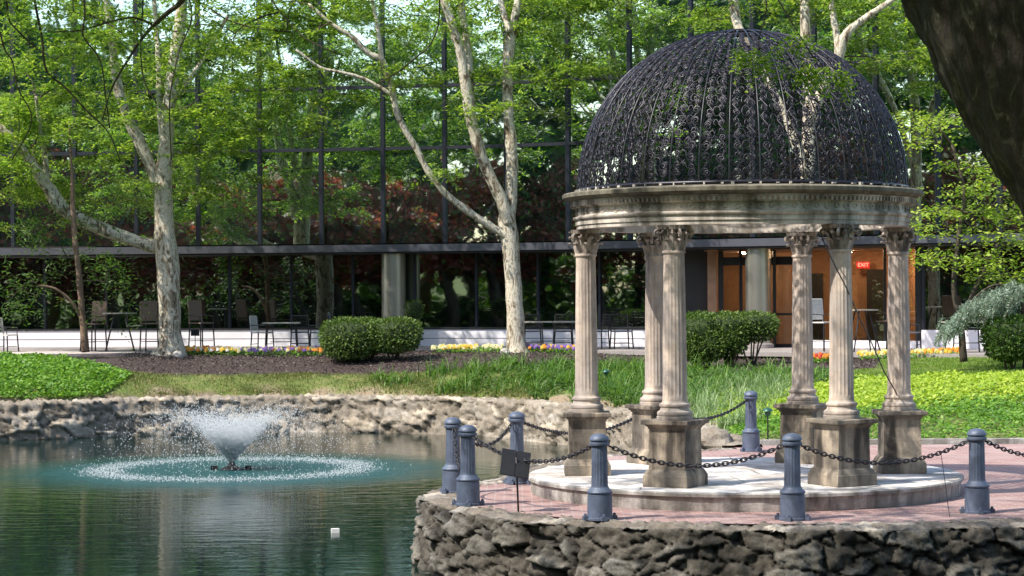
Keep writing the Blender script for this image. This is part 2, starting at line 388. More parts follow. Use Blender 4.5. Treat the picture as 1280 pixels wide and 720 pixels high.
# water
def watermat():
    m, n, b, o = M('pond_water'); t = nd(n, 'ShaderNodeTexCoord')
    mp = nd(n, 'ShaderNodeMapping'); mp.inputs['Scale'].default_value = (0.45, 1.6, 1); n.links.new(t.outputs['Object'], mp.inputs[0])
    n1 = noi(n, mp.outputs[0], 2.6, 4, 0.55, 0.3)
    # rings spreading from the fountain
    sub = nd(n, 'ShaderNodeVectorMath', operation='SUBTRACT'); sub.inputs[1].default_value = (FX, FY, WZ); n.links.new(t.outputs['Object'], sub.inputs[0])
    ln = nd(n, 'ShaderNodeVectorMath', operation='LENGTH'); n.links.new(sub.outputs[0], ln.inputs[0]); R = ln.outputs['Value']
    nn = noi(n, t.outputs['Object'], 1.4, 3, 0.5)
    ad = nd(n, 'ShaderNodeMath', operation='MULTIPLY_ADD'); ad.inputs[1].default_value = 1.4; n.links.new(nn, ad.inputs[0]); n.links.new(R, ad.inputs[2])
    wv = nd(n, 'ShaderNodeMath', operation='MULTIPLY'); wv.inputs[1].default_value = 11; n.links.new(ad.outputs[0], wv.inputs[0])
    sn = nd(n, 'ShaderNodeMath', operation='SINE'); n.links.new(wv.outputs[0], sn.inputs[0])
    fall = ramp(n, R, [(0.0, (1,) * 3), (1.0, (0,) * 3)]); mr = nd(n, 'ShaderNodeMapRange'); mr.inputs[1].default_value = 1; mr.inputs[2].default_value = 16; mr.inputs[3].default_value = 0.16; mr.inputs[4].default_value = 0.02
    n.links.new(R, mr.inputs[0]); m1 = nd(n, 'ShaderNodeMath', operation='MULTIPLY'); n.links.new(sn.outputs[0], m1.inputs[0]); n.links.new(mr.outputs[0], m1.inputs[1])
    hs = nd(n, 'ShaderNodeMath', operation='ADD'); n.links.new(m1.outputs[0], hs.inputs[0]); n.links.new(n1, hs.inputs[1])
    n3 = noi(n, mp.outputs[0], 11, 3, 0.5); m3 = nd(n, 'ShaderNodeMath', operation='MULTIPLY_ADD'); m3.inputs[1].default_value = 0.16; n.links.new(n3, m3.inputs[0]); n.links.new(hs.outputs[0], m3.inputs[2])
    bump(n, m3.outputs[0], b, 0.13, 0.05)
    # aerated, milky water under the falling spray
    m2 = nd(n, 'ShaderNodeMath', operation='MULTIPLY_ADD'); m2.inputs[1].default_value = 1.2; n.links.new(nn, m2.inputs[0]); n.links.new(R, m2.inputs[2])
    mm = nd(n, 'ShaderNodeMapRange'); mm.inputs[1].default_value = 3.3; mm.inputs[2].default_value = 5.6; mm.inputs[3].default_value = 1; mm.inputs[4].default_value = 0; n.links.new(m2.outputs[0], mm.inputs[0])
    c = mixc(n, mm.outputs[0], (0.004, 0.018, 0.014), (0.016, 0.075, 0.08)); n.links.new(c, b.inputs['Base Color'])
    rg = nd(n, 'ShaderNodeMapRange'); rg.inputs[3].default_value = 0.03; rg.inputs[4].default_value = 0.35; n.links.new(mm.outputs[0], rg.inputs[0]); n.links.new(rg.outputs[0], b.inputs['Roughness'])
    sp = nd(n, 'ShaderNodeMapRange'); sp.inputs[3].default_value = 0.5; sp.inputs[4].default_value = 0.2; n.links.new(mm.outputs[0], sp.inputs[0]); n.links.new(sp.outputs[0], b.inputs['Specular IOR Level'])
    b.inputs['IOR'].default_value = 1.33
    return m
wp = [(x, y, WZ) for x, y in [(-70, 24), (16, 14), (16, 28), (9, 30), (4.2, 34), (4.2, 44), (1.5, 50.5), (-4.5, 52), (-12, 51), (-70, 44)]]
o = raw('pond_water', wp, [tuple(range(len(wp)))], watermat()); tag(o, kind='structure')

# ------------------------------------------------------------------ rock walls
def rock_wall(name, pts, ztop, zbot, res, amp, mat, sc=(2.2, 4.2), width=0.45, seed=0, topn=0.04, label=None, cope=None, close=False):
    P = crom([(x, y, 0) for x, y in pts], 16)
    P = [Vector(p) for p in P]; L = [0]
    for i in range(1, len(P)): L.append(L[-1] + (P[i] - P[i - 1]).length)
    n = int(L[-1] / res); us = np.linspace(0, L[-1], n)
    Q = [Vector((np.interp(u, L, [p.x for p in P]), np.interp(u, L, [p.y for p in P]), 0)) for u in us]
    nv = int((ztop - zbot) / res) + 1; nw = max(3, int(width / (res * 1.6)))
    V = []; J = []; T = []
    prof = [(-width + width * j / nw, 0.0) for j in range(nw)] + [(0.0, -(ztop - zbot) * j / nv) for j in range(nv + 1)]
    # a slightly rounded shoulder
    for i, q in enumerate(Q):
        t = (Q[min(i + 1, n - 1)] - Q[max(i - 1, 0)]).normalized(); nrm = Vector((t.y, -t.x, 0))
        for j, (o_, dz) in enumerate(prof):
            s = o_ if dz == 0 else -dz + 0.0
            warp = noise.noise((us[i] * 0.9, s * 1.5, seed)) * 0.35 + 0.16 * noise.fractal(Vector((us[i] * 3, s * 4, seed + 1)), 0.8, 2.0, 3)
            c = Vector((us[i] * sc[0] + warp, (s if dz else o_) * sc[1] + warp * 2 + 50, seed * 7.3))
            dd, _ = noise.voronoi(c); e = dd[1] - dd[0]
            st = min(1, e / 0.12); bulge = st * st * (3 - 2 * st)
            cell = noise.cell(Vector((math.floor(_[0].x * 10), math.floor(_[0].y * 10), seed)))
            fine = noise.fractal(Vector((us[i] * 8, s * 8, seed + 3)), 0.65, 2.2, 5)
            c2 = Vector((us[i] * sc[0] * 2.3 + warp * 3, s * sc[1] * 2.0 + warp * 3, seed + 9.0)); d2, _2 = noise.voronoi(c2); chip = min(1, (d2[1] - d2[0]) / 0.2)
            crag = 1 - abs(noise.fractal(Vector((us[i] * 3.1, s * 5.5, seed + 5)), 0.7, 2.2, 5)) * 2
            tilt = noise.noise(Vector((us[i] * 6, s * 6.5, seed + 20)))
            a = 0.07 + amp * (0.85 * bulge + 0.7 * (cell - 0.5) + 0.25 * chip * (cell > 0.5) + 0.16 * crag - 0.2 + 0.3 * tilt) + amp * 0.5 * fine
            if dz == 0:
                edge = (o_ + width) / width
                zz = ztop + topn * (bulge * 0.8 - 0.4) + topn * 0.8 * fine - (0.03 if o_ > -0.06 else 0)
                p = q + nrm * (o_ + (a * 0.9 if o_ > -0.06 else 0)) + Vector((0, 0, zz))
                if j == 0: p.z = ztop - 0.12
            else:
                p = q + nrm * (a + 0.05 * min(1, -dz / 0.5)) + Vector((0, 0, ztop + dz))
            V.append(p); J.append((1 - bulge) * 0.9); T.append(cell)
    m = len(prof); Fc = []; mi = []
    for i in range(n - 1):
        for j in range(m - 1):
            a = i * m + j; Fc.append((a, a + 1, a + m + 1, a + m)); mi.append(1 if (cope and j < nw - 1) else 0)
    o = raw(name, np.array([tuple(v) for v in V]), np.array(Fc), mat, mats=[mat, cope] if cope else None, midx=mi, smooth=True)
    at_ = o.data.attributes.new('joint', 'FLOAT', 'POINT'); at_.data.foreach_set('value', np.array(J, dtype=np.float32))
    t_ = o.data.attributes.new('tone', 'FLOAT', 'POINT'); t_.data.foreach_set('value', np.array(T, dtype=np.float32))
    return tag(o, label, 'stone wall')
rock_wall('stone_retaining_wall', TERR, 0.0, -1.0, 0.024, 0.075, ROCK_FRONT, (2.2, 5.4), 0.46, 1, 0.035,
          'rough dark grey stone retaining wall rising from the pond under the brick terrace', cope=ROCK_COPE)
rock_wall('stone_retaining_wall', POND_FAR, 0.03, -1.0, 0.05, 0.075, ROCK_FAR, (1.7, 4.6), 0.6, 2, 0.08,
          'long tan rubble stone wall along the far bank of the pond', cope=ROCK_FAR)
rock_wall('stone_retaining_wall', NEAR, -0.35, -1.2, 0.25, 0.1, ROCK_FAR, (1.2, 2.4), 0.6, 3, 0.05,
          'stone edging wall of the near pond bank, below the frame')

# terrace
b = MB(); tp = TERRP; n = len(tp)
cin = [(x, y) for x, y in tp]
b.add([(x, y, 0.004) for x, y in crom([(a, c, 0) for a, c in TERR], 4) and [(p[0], p[1]) for p in crom([(a, c, 0) for a, c in TERR], 4)] + [(16, 29), (16, 33.6), (3.3, 33.6)]], [])
k = len(b.v); b.f.append(tuple(range(k)))
# shrink toward inside so the coping shows
vv = [Vector(v) for v in b.v]; out = []
for i in range(k):
    if i < k - 3:
        t = (vv[min(i + 1, k - 4)] - vv[max(i - 1, 0)]).normalized(); out.append(vv[i] - Vector((t.y, -t.x, 0)) * 0.30)
    else: out.append(vv[i])
b.v = [(v.x, v.y, 0.012) for v in out]
o = b.build('brick_terrace', BRICK); tag(o, kind='structure')
b = MB(); b.box((9.6, 33.75, 0.03), (13, 0.16, 0.12)); o = b.build('path_kerb', STONE_PSIDE); tag(o, kind='structure')

# ------------------------------------------------------------------ building
FXP = [-900, 0, 240, 440, 640, 770, 1131, 1280, 1800]; FYP = [64.5, 62.3, 61.7, 61.0, 60, 58.5, 54.5, 53, 48.5]
def fy(px):
    # smooth interpolation of the facade depth
    return float(np.mean(np.interp(np.array([-80, -40, 0, 40, 80]) + px, FXP, FYP)))
def fp(px, z, off=0.0):
    Y = fy(px) + off; return Vector(((px - 640) / F * Y, Y, z))
cols = [18 - 77 * 3 + 77 * i - 1 for i in range(26)]     # mullion columns
cols = [c for c in cols if -260 < c < 1600]
bld = empty('office_building', fp(640, 0.0), 0, 'long low office building with dark mirror glass front and white base behind the garden', 'building')
B0 = bld.location.copy()
def bpart(name, V, Fc, mat, label=None):
    o = raw(name, [Vector(v) - B0 for v in V], Fc, mat, bld)
    if label: o['label'] = label
    return o
def slab_between(name, pa, pb, z0, z1, thick, mat, off=0.0, parent=None, label=None):
    a, c = fp(pa, 0, off), fp(pb, 0, off); t = (c - a).normalized(); nr = Vector((t.y, -t.x, 0))
    V = []
    for z in (z0, z1):
        for p, s in ((a, 0), (c, 0), (c, -thick), (a, -thick)):
            q = p + nr * s; V.append(Vector((q.x, q.y, z)))
    o = raw(name, [v - B0 for v in V], [(0, 3, 2, 1), (4, 5, 6, 7), (0, 1, 5, 4), (1, 2, 6, 5), (2, 3, 7, 6), (3, 0, 4, 7)], mat, parent or bld)
    if label: o['label'] = label
    return o
rows = [(3.84, 6.5), (6.5, 8.24), (8.24, 11.0), (11.0, 12.8)]
def pane(pa, pb, z0, z1, mat, off, tilt=0.0016):
    a, c = fp(pa, 0, off), fp(pb, 0, off); t = (c - a).normalized(); nr = Vector((t.y, -t.x, 0))
    h = random.gauss(0, tilt); hz = random.gauss(0, tilt); L = (c - a).length; H = z1 - z0
    P = []
    N = 6
    bow = random.gauss(0, 0.0022)
    for j in range(N + 1):
        for i in range(N + 1):
            u, v = i / N, j / N
            q = a + t * (L * u) + nr * (h * L * (u - .5) + hz * H * (v - .5) + bow * (1 - (2 * u - 1) ** 2) * (1 - (2 * v - 1) ** 2)); P.append(Vector((q.x, q.y, z0 + H * v)) - B0)
    Fc = [(j * (N + 1) + i, j * (N + 1) + i + 1, (j + 1) * (N + 1) + i + 1, (j + 1) * (N + 1) + i) for j in range(N) for i in range(N)]
    return raw('window_pane', P, Fc, mat, bld, smooth=True)
for i in range(len(cols) - 1):
    for (z0, z1) in rows: pane(cols[i], cols[i + 1], z0, z1, GLASS_UP, 0.0)
def strip(name, z0, z1, out, depth, mat, pa=None, pb=None, off=0.0, label=None):
    xs = [c for c in cols if (pa is None or pa <= c <= pb)]
    if pa is not None: xs = sorted(set([pa, pb] + xs))
    V = []
    for c in xs:
        a = fp(c - 5, 0, off); e = fp(c + 5, 0, off); t = (e - a).normalized(); nr = Vector((t.y, -t.x, 0)); q = fp(c, 0, off)
        for s, z in ((out, z0), (out, z1), (out - depth, z1), (out - depth, z0)):
            p = q + nr * s; V.append(Vector((p.x, p.y, z)) - B0)
    Fc = []
    for i in range(len(xs) - 1):
        for k in range(4): Fc.append((i * 4 + k, (i + 1) * 4 + k, (i + 1) * 4 + (k + 1) % 4, i * 4 + (k + 1) % 4))
    e = (len(xs) - 1) * 4; Fc += [(0, 1, 2, 3), (e + 3, e + 2, e + 1, e)]
    o = raw(name, V, Fc, mat, bld)
    if label: o['label'] = label
    return o
for z in (6.5, 8.24, 11.0): strip('transom', z - 0.045, z + 0.045, 0.07, 0.12, FRAME)
strip('canopy_band', 3.60, 3.80, 0.16, 0.5, FRAME_L)
strip('parapet', 12.8, 13.4, 0.2, 0.6, FRAME)
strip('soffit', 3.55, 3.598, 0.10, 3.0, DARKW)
for c in cols:
    q = fp(c, 0); b = MB(); b.box(q + Vector((0, -0.03, 8.31)) - B0, (0.10, 0.15, 8.94)); b.build('mullion', FRAME, bld)
strip('back_wall', 3.84, 13.0, -6.0, 0.3, DARKW)
strip('roof_slab', 12.9, 13.1, 0.0, 6.0, DARKW)
# ground floor, recessed
GO = 1.1
E0, E1 = 868, 1153
gcols = [c - 38 for c in cols if c - 38 < E0] + [E0]
gcols2 = [E1] + [c for c in cols if c > E1 + 20]
for seq in (gcols, gcols2):
    for i in range(len(seq) - 1):
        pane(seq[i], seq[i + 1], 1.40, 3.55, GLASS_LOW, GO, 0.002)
        q = fp(seq[i], 0, GO); b = MB(); b.box(q + Vector((0, -0.04, 2.48)) - B0, (0.06, 0.08, 2.16)); b.build('window_post', FRAME, bld)
strip('sill_panel', 0.90, 1.40, 0.10, 0.3, WHITE, gcols[0], 845, GO, )
strip('sill_panel', 0.90, 1.40, 0.10, 0.3, WHITE, E1, gcols2[-1], GO)
strip('sill_panel', 0.90, 1.12, 0.10, 0.3, WHITE, 1010, E1 - 1, GO)
strip('sill_groove', 1.135, 1.15, 0.104, 0.01, DARKW, gcols[0], 845, GO)
strip('sill_cap', 1.40, 1.45, 0.13, 0.3, BLACK, gcols[0], 868, GO)
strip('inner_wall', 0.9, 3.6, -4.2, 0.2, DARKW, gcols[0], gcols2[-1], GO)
# entrance hall
strip('hall_back_wall', 0.9, 3.55, -3.2, 0.1, ORANGE, 826, 1150, GO)
strip('hall_floor', 0.86, 0.93, 0.0, 3.2, CONC, 826, 1150, GO)
strip('hall_ceiling', 3.50, 3.54, 0.0, 3.2, ORANGE2, 826, 1150, GO)
def upright(name, px, off, z0, z1, wx, wy, mat, label=None):
    q = fp(px, 0, off); b = MB(); b.box(q + Vector((0, 0, (z0 + z1) / 2)) - B0, (wx, wy, z1 - z0)); o = b.build(name, mat, bld)
    if label: o['label'] = label
    return o
upright('side_wall', 869, GO + 1.6, 0.92, 3.5, 0.1, 3.1, DARKW); upright('side_wall', 1153, GO + 1.6, 0.92, 3.5, 0.1, 3.1, ORANGE)
upright('dark_panel', 868, GO - 0.1, 0.92, 3.55, 0.72, 0.08, DARKW)
upright('orange_panel', 890, GO - 0.05, 0.92, 3.55, 0.24, 0.08, ORANGE2)
for px in (901, 926, 968, 1000): upright('door_post', px, GO, 0.92, 3.5, 0.13 if px in (901, 1000) else 0.08, 0.1, BLACK)
q0, q1 = fp(901, 0, GO), fp(1000, 0, GO)
slab_between('door_head', 901, 1000, 3.12, 3.34, 0.1, BLACK, GO)
slab_between('door_push_bar', 904, 998, 1.78, 1.84, 0.05, BLACK, GO - 0.06)
slab_between('door_threshold', 901, 1000, 0.93, 1.02, 0.1, BLACK, GO)
for px in (1060, 1106): upright('door_post', px, GO, 1.12, 3.5, 0.06, 0.08, BLACK)
upright('door_post', 1151, GO, 0.92, 3.55, 0.28, 0.12, BLACK)
upright('inner_doorway', 1094, GO + 3.1, 0.93, 3.0, 0.46, 0.06, DARKW)
upright('inner_cupboard', 1020, GO + 2.6, 0.93, 2.9, 0.35, 0.4, DARKW)
upright('inner_shelf', 975, GO + 2.6, 0.93, 3.1, 0.14, 0.3, ORANGE2)
slab_between('hall_window', 1006, 1148, 1.12, 3.5, 0.01, GLASS_CLEAR, GO + 0.01)
slab_between('door_glass', 904, 998, 1.02, 3.12, 0.01, GLASS_CLEAR, GO + 0.02)
for px in (930, 1060, 1120):
    q = fp(px, 0, GO + 1.7); b = MB(); b.lathe([(0.12, 0), (0.12, 0.04)], 20, tuple(q + Vector((0, 0, 3.45)) - B0)); b.build('ceiling_lamp', emis('lamp_warm', (1.0, 0.74, 0.45), 85), bld)
# ------- exit sign in the hall
q = fp(1079, 0, GO + 2.9); ex = empty('exit_sign', (q.x, q.y, 3.12), 0, 'red glowing exit sign above the dark doorway inside the orange hall', 'sign')
b = MB(); b.box((0, 0, 0), (0.36, 0.05, 0.19)); b.build('sign_box', emis('exit_red', (0.7, 0.03, 0.02), 0.45), ex)
tc = bpy.data.curves.new('exit_text', 'FONT'); tc.body = 'EXIT'; tc.size = 0.15; tc.align_x = 'CENTER'; tc.align_y = 'CENTER'; tc.extrude = 0.003
tmp = bpy.data.objects.new('tmp', tc); COL.objects.link(tmp); bpy.context.view_layer.update()
tme = bpy.data.meshes.new_from_object(tmp); bpy.data.objects.remove(tmp); to = bpy.data.objects.new('lettering', tme); COL.objects.link(to); to.parent = ex; to.location = (0, -0.03, 0); to.rotation_euler = (PI / 2, 0, 0); tme.materials.clear(); tme.materials.append(emis('exit_white', (1, 0.7, 0.6), 0.7))
# round pillars
for px, lab in ((492, 'round metal pillar in front of the dark windows, between the two plane trees'), (948, 'round metal pillar standing before the glass doors')):
    q = fp(px, 0, 0.35); p = empty('round_pillar', (q.x, q.y, 0.93), 0, lab, 'pillar', 'round pillars under the canopy')
    b = MB(); b.lathe([(0.34, 0), (0.34, 2.62)], 40); b.build('shaft', PILLAR, p, 'auto')
    b = MB(); b.lathe([(0.40, 0.0), (0.40, 0.10), (0.36, 0.12)], 32); b.build('base', CONC, p, 'auto')
# patio and path
def ribbon(name, pts, z, mat, thick=0.1):
    P = [Vector((x, y, z)) for x, y in pts]; b = MB(); k = len(P)
    b.add(P + [p - Vector((0, 0, thick)) for p in P], [tuple(range(k))] + [(i, i + k, (i + 1) % k + k, (i + 1) % k) for i in range(k)])
    o = b.build(name, mat); return tag(o, kind='structure')
fr = [(fp(c, 0, -3.6).x, fp(c, 0, -3.6).y) for c in cols]; bk = [(fp(c, 0, 2.0).x, fp(c, 0, 2.0).y) for c in cols]
ribbon('patio_paving', fr + bk[::-1], 0.925, CONC)
ribbon('garden_path', [(-22, 53.6), (-15, 54.0), (-11.6, 54.5), (-9.9, 55.3), (-9.4, 56.2), (-12, 57.4), (-22, 57.8)], 0.945, PATH)

# ------------------------------------------------------------------ gazebo
GC = Vector((2.77, 26.0, 0)); PZ = 0.22; RC = 1.88
b = MB(); b.lathe([(2.55, 0.0), (2.56, 0.03), (2.57, 0.17), (2.60, 0.172), (2.60, 0.205), (2.58, PZ)], 96, (0, 0, 0), cap=False)
for v in range(len(b.v)):
    x, y, z = b.v[v]; f_ = 1 + 0.006 * noise.noise((x * 3, y * 3, z * 6)); b.v[v] = (x * f_, y * f_, z)
plat = empty('stone_platform', GC, 0, 'low round pale stone platform that the gazebo stands on', 'platform')
b.build('riser', STONE_PSIDE, plat, 'auto')
def platmat():
    m, n, bs, o = M('platform_paving'); vec = coords(n)
    br = nd(n, 'ShaderNodeTexVoronoi', feature='DISTANCE_TO_EDGE'); br.inputs['Scale'].default_value = 1.1; n.links.new(vec, br.inputs['Vector'])
    f = noi(n, vec, 2.5, 7, 0.7); c = ramp(n, f, [(0.35, (0.42, 0.39, 0.36)), (0.5, (0.68, 0.65, 0.62)), (0.65, (0.80, 0.77, 0.75))]).outputs[0]
    j = ramp(n, br.outputs[0], [(0.0, (1,) * 3), (0.02, (0,) * 3)]).outputs[0]; c = mixc(n, j, c, (0.16, 0.14, 0.12))
    c = mixc(n, ramp(n, noi(n, vec, 1.1, 6, 0.75), [(0.50, (0,) * 3), (0.60, (0.75,) * 3)]).outputs[0], c, (0.30, 0.25, 0.21))
    n.links.new(c, bs.inputs['Base Color']); bs.inputs['Roughness'].default_value = 0.85; bump(n, noi(n, vec, 30), bs, 0.4, 0.01); return m
b = MB(); b.lathe([(0.001, PZ + 0.001), (2.0, PZ + 0.001), (2.58, PZ)], 96, cap=False); b.build('paving', platmat(), plat)

gaz = empty('gazebo', GC + Vector((0, 0, PZ)), 0, 'round stone gazebo with six fluted columns and a wrought iron lattice dome', 'gazebo')
H = 3.16 - PZ
def flute(a, z):
    if z < 1.02 or z > H - 0.33: return 0
    return 0.042 * (0.5 + 0.5 * math.cos(a * 20)) ** 0.6
def acanthus(mb, ang, r0, z0, h, wd, curl):
    ca, sa = math.cos(ang), math.sin(ang); V = []; Fc = []
    path = [(0, 0), (0.015, 0.45), (0.03, 0.8), (0.03 + curl, 1.0), (0.03 + curl * 1.25, 0.9), (0.03 + curl, 0.78)]
    ws = [0.9, 1.15, 1.0, 0.7, 0.45, 0.2]
    for (dr, hz), ww in zip(path, ws):
        for s, lift in ((-1, -0.008), (-0.5, 0.006), (0, 0.018), (0.5, 0.006), (1, -0.008)):
            r = r0 + dr + lift; t = s * wd * ww / 2
            V.append((ca * r - sa * t, sa * r + ca * t, z0 + hz * h))
    for i in range(len(path) - 1):
        for k in range(4): a = i * 5 + k; Fc.append((a, a + 1, a + 6, a + 5))
    mb.add(V, Fc)
def volute(mb, ang, r, z, s=0.045):
    ca, sa = math.cos(ang), math.sin(ang); P = []
    for i in range(15):
        t = i / 14; a = -PI / 2 + t * 3.4 * PI / 1.4; rad = s * (1 - 0.75 * t)
        P.append((ca * (r + rad * math.cos(a)), sa * (r + rad * math.cos(a)), z + rad * math.sin(a)))
    mb.tube(P, [0.018] * 15, 5)
def make_column(ang):
    x, y = RC * math.cos(ang), RC * math.sin(ang)
    c = empty('column', (x, y, 0), ang + PI / 2, None, None); c.parent = gaz
    p = MB(); q = 0.25
    def sq(prof):
        V = []; Fc = []
        for hw, z in prof: V += [(-hw, -hw, z), (hw, -hw, z), (hw, hw, z), (-hw, hw, z)]
        for i in range(len(prof) - 1):
            for k in range(4): Fc.append((i * 4 + k, i * 4 + (k + 1) % 4, (i + 1) * 4 + (k + 1) % 4, (i + 1) * 4 + k))
        Fc += [(3, 2, 1, 0), tuple(len(V) - 4 + k for k in range(4))]
        return V, Fc
    V, Fc = sq([(0.272, 0), (0.276, 0.02), (0.274, 0.125), (0.266, 0.135), (0.262, 0.15), (0.242, 0.185), (0.226, 0.195), (0.224, 0.20), (0.218, 0.645), (0.226, 0.65), (0.232, 0.67), (0.250, 0.682), (0.256, 0.695), (0.284, 0.70), (0.288, 0.71), (0.286, 0.742), (0.278, 0.75)])
    p.add(V, Fc); p.build('pedestal', STONE_PED, c)
    s = MB(); s.lathe([(0.205, 0.752), (0.207, 0.785), (0.192, 0.79), (0.200, 0.80), (0.203, 0.818), (0.196, 0.838), (0.176, 0.848), (0.166, 0.862), (0.162, 0.885), (0.172, 0.895), (0.177, 0.910), (0.172, 0.927), (0.152, 0.936), (0.145, 0.95), (0.142, 0.965)], 40, cap=False)
    s.build('column_base', STONE_COL, c, 'auto')
    s = MB(); pr = [(0.142, 0.965), (0.140, 1.0), (0.139, 1.021)] + [(0.138 - 0.020 * (t ** 1.5), 1.03 + t * (H - 0.35 - 1.03)) for t in np.linspace(0, 1, 8)] + [(0.118, H - 0.32), (0.130, H - 0.318), (0.134, H - 0.305), (0.130, H - 0.29), (0.118, H - 0.285)]
    s.lathe(pr, 120, cap=False, flute=flute); s.build('shaft', STONE_COL, c, 'auto')
    k = MB(); k.lathe([(0.112, H - 0.288), (0.112, H - 0.15), (0.125, H - 0.08), (0.15, H - 0.05)], 24, cap=False)
    for i in range(8): acanthus(k, i * PI / 4, 0.113, H - 0.285, 0.13, 0.085, 0.045)
    for i in range(8): acanthus(k, (i + .5) * PI / 4, 0.116, H - 0.23, 0.15, 0.08, 0.05)
    for i in range(4):
        volute(k, (i + .5) * PI / 2, 0.19, H - 0.085, 0.042)
        for s_ in (-0.35, 0.35): volute(k, i * PI / 2 + s_, 0.15, H - 0.08, 0.026)
        acanthus(k, i * PI / 2, 0.125, H - 0.12, 0.10, 0.05, 0.03)
    V = []
    for z in (H - 0.048, H - 0.002):
        for i in range(24):
            a = 2 * PI * i / 24; r = 0.178 + 0.040 * abs(math.sin(2 * a)) ** 3; r *= (1.0 if z > H - 0.01 else 0.94); V.append((r * math.cos(a), r * math.sin(a), z))
    k.add(V, [tuple(range(23, -1, -1)), tuple(range(24, 48))] + [(i, (i + 1) % 24, (i + 1) % 24 + 24, i + 24) for i in range(24)])
    k.build('capital', STONE_CAP, c)
    return c
c0 = make_column(PI)
for d in (240, 300, 0, 60, 120):
    c = copy_tree(c0); c.parent = gaz; a = math.radians(d); c.location = (RC * math.cos(a), RC * math.sin(a), 0); c.rotation_euler = (0, 0, a + PI / 2)
# entablature (z relative to gazebo origin at platform top)
ent = MB(); z = lambda v: (v if v <= 3.162 else 3.162 + (v - 3.162) * 0.83) - PZ
ent.lathe([(1.70, z(3.17)), (1.70, z(3.162)), (1.985, z(3.162)), (1.985, z(3.215)), (2.0, z(3.22)), (2.0, z(3.285)), (2.015, z(3.29)), (2.03, z(3.315)), (2.03, z(3.335)), (1.99, z(3.345)),
           (1.985, z(3.355)), (1.985, z(3.46)), (2.01, z(3.465)), (2.02, z(3.485)), (2.03, z(3.50)), (2.06, z(3.545)), (2.07, z(3.56)), (1.8, z(3.565)), (1.70, z(3.565)), (1.70, z(3.17))], 144, cap=False)
# egg and dart blocks and relief band
for i in range(210):
    a = 2 * PI * i / 210; R = Matrix.Rotation(a, 3, 'Z'); ent.box(R @ Vector((2.045, 0, z(3.51))), (0.04, 0.030, 0.045), R)
for i in range(96):
    a0 = 2 * PI * i / 96; P = []
    for j in range(9):
        t = j / 8; th = t * 1.75 * PI * (1 if i % 2 else -1); rr = 0.036 * (1 - 0.55 * t); u = rr * math.cos(th) / 1.99; v = rr * math.sin(th)
        P.append((1.987 * math.cos(a0 + u), 1.987 * math.sin(a0 + u), z(3.408) + v))
    ent.tube(P, 0.012, 4, cap=False)
entab = ent.build('entablature', STONE_ENT, gaz, 'auto')
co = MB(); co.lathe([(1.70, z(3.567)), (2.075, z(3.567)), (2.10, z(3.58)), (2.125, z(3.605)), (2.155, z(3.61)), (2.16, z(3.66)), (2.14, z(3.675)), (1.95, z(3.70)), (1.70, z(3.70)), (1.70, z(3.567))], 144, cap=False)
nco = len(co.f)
for i in range(72):  # pale blocks standing in for light caught by the iron curls
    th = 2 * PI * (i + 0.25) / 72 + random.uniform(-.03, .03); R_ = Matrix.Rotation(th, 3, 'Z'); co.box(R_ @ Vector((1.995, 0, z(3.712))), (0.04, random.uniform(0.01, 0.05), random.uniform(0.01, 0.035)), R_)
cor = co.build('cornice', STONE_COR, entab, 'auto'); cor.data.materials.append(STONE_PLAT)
for p in list(cor.data.polygons)[-432:]: p.material_index = 1  # paler colour on those blocks paints the lit spots

# dome
DZ = z(3.70); RD = 1.965; HD = 1.915
def dp(th, ph, dr=0.0):   # th azimuth, ph 0 base .. pi/2 top
    c = math.cos(ph); r = (RD + dr) * (c ** 0.92 if c > 1e-6 else 0); return Vector((r * math.cos(th), r * math.sin(th), DZ + (HD + dr) * math.sin(ph)))
dome = empty('dome', (0, 0, 0)); dome.parent = gaz
NR = 36
rib = MB()
for i in range(NR):
    th = 2 * PI * i / NR; P = [dp(th, ph, 0.012) for ph in np.linspace(0, PI / 2 - 0.09, 26)]; rib.tube(P, [0.0086] * 26, 5, cap=False)
rib.build('ribs', IRON, dome, True)
sc_ = MB()
def scroll(th0, ph0, wu, hv, flip, r=0.0092):
    # S-scroll in a cell centred th0,ph0 ; wu half width (m), hv half height (m)
    c = max(0.12, math.cos(ph0)); P = []
    pts = []
    for i in range(10):
        t = i / 9; a = (1 - t) * 2.6 * PI; rad = 0.12 + 0.36 * t; pts.append((rad * math.cos(a) - 0.0, rad * math.sin(a) + 0.52))
    pts2 = [(-x, -y) for x, y in reversed(pts)]
    allp = pts + pts2
    for x, y in allp:
        u = x * wu * flip; v = y * hv
        ph = ph0 + v / RD; P.append(dp(th0 + u / (RD * c), min(ph, PI / 2 - 0.08), 0.004))
    sc_.tube(P, r, 4, cap=False)
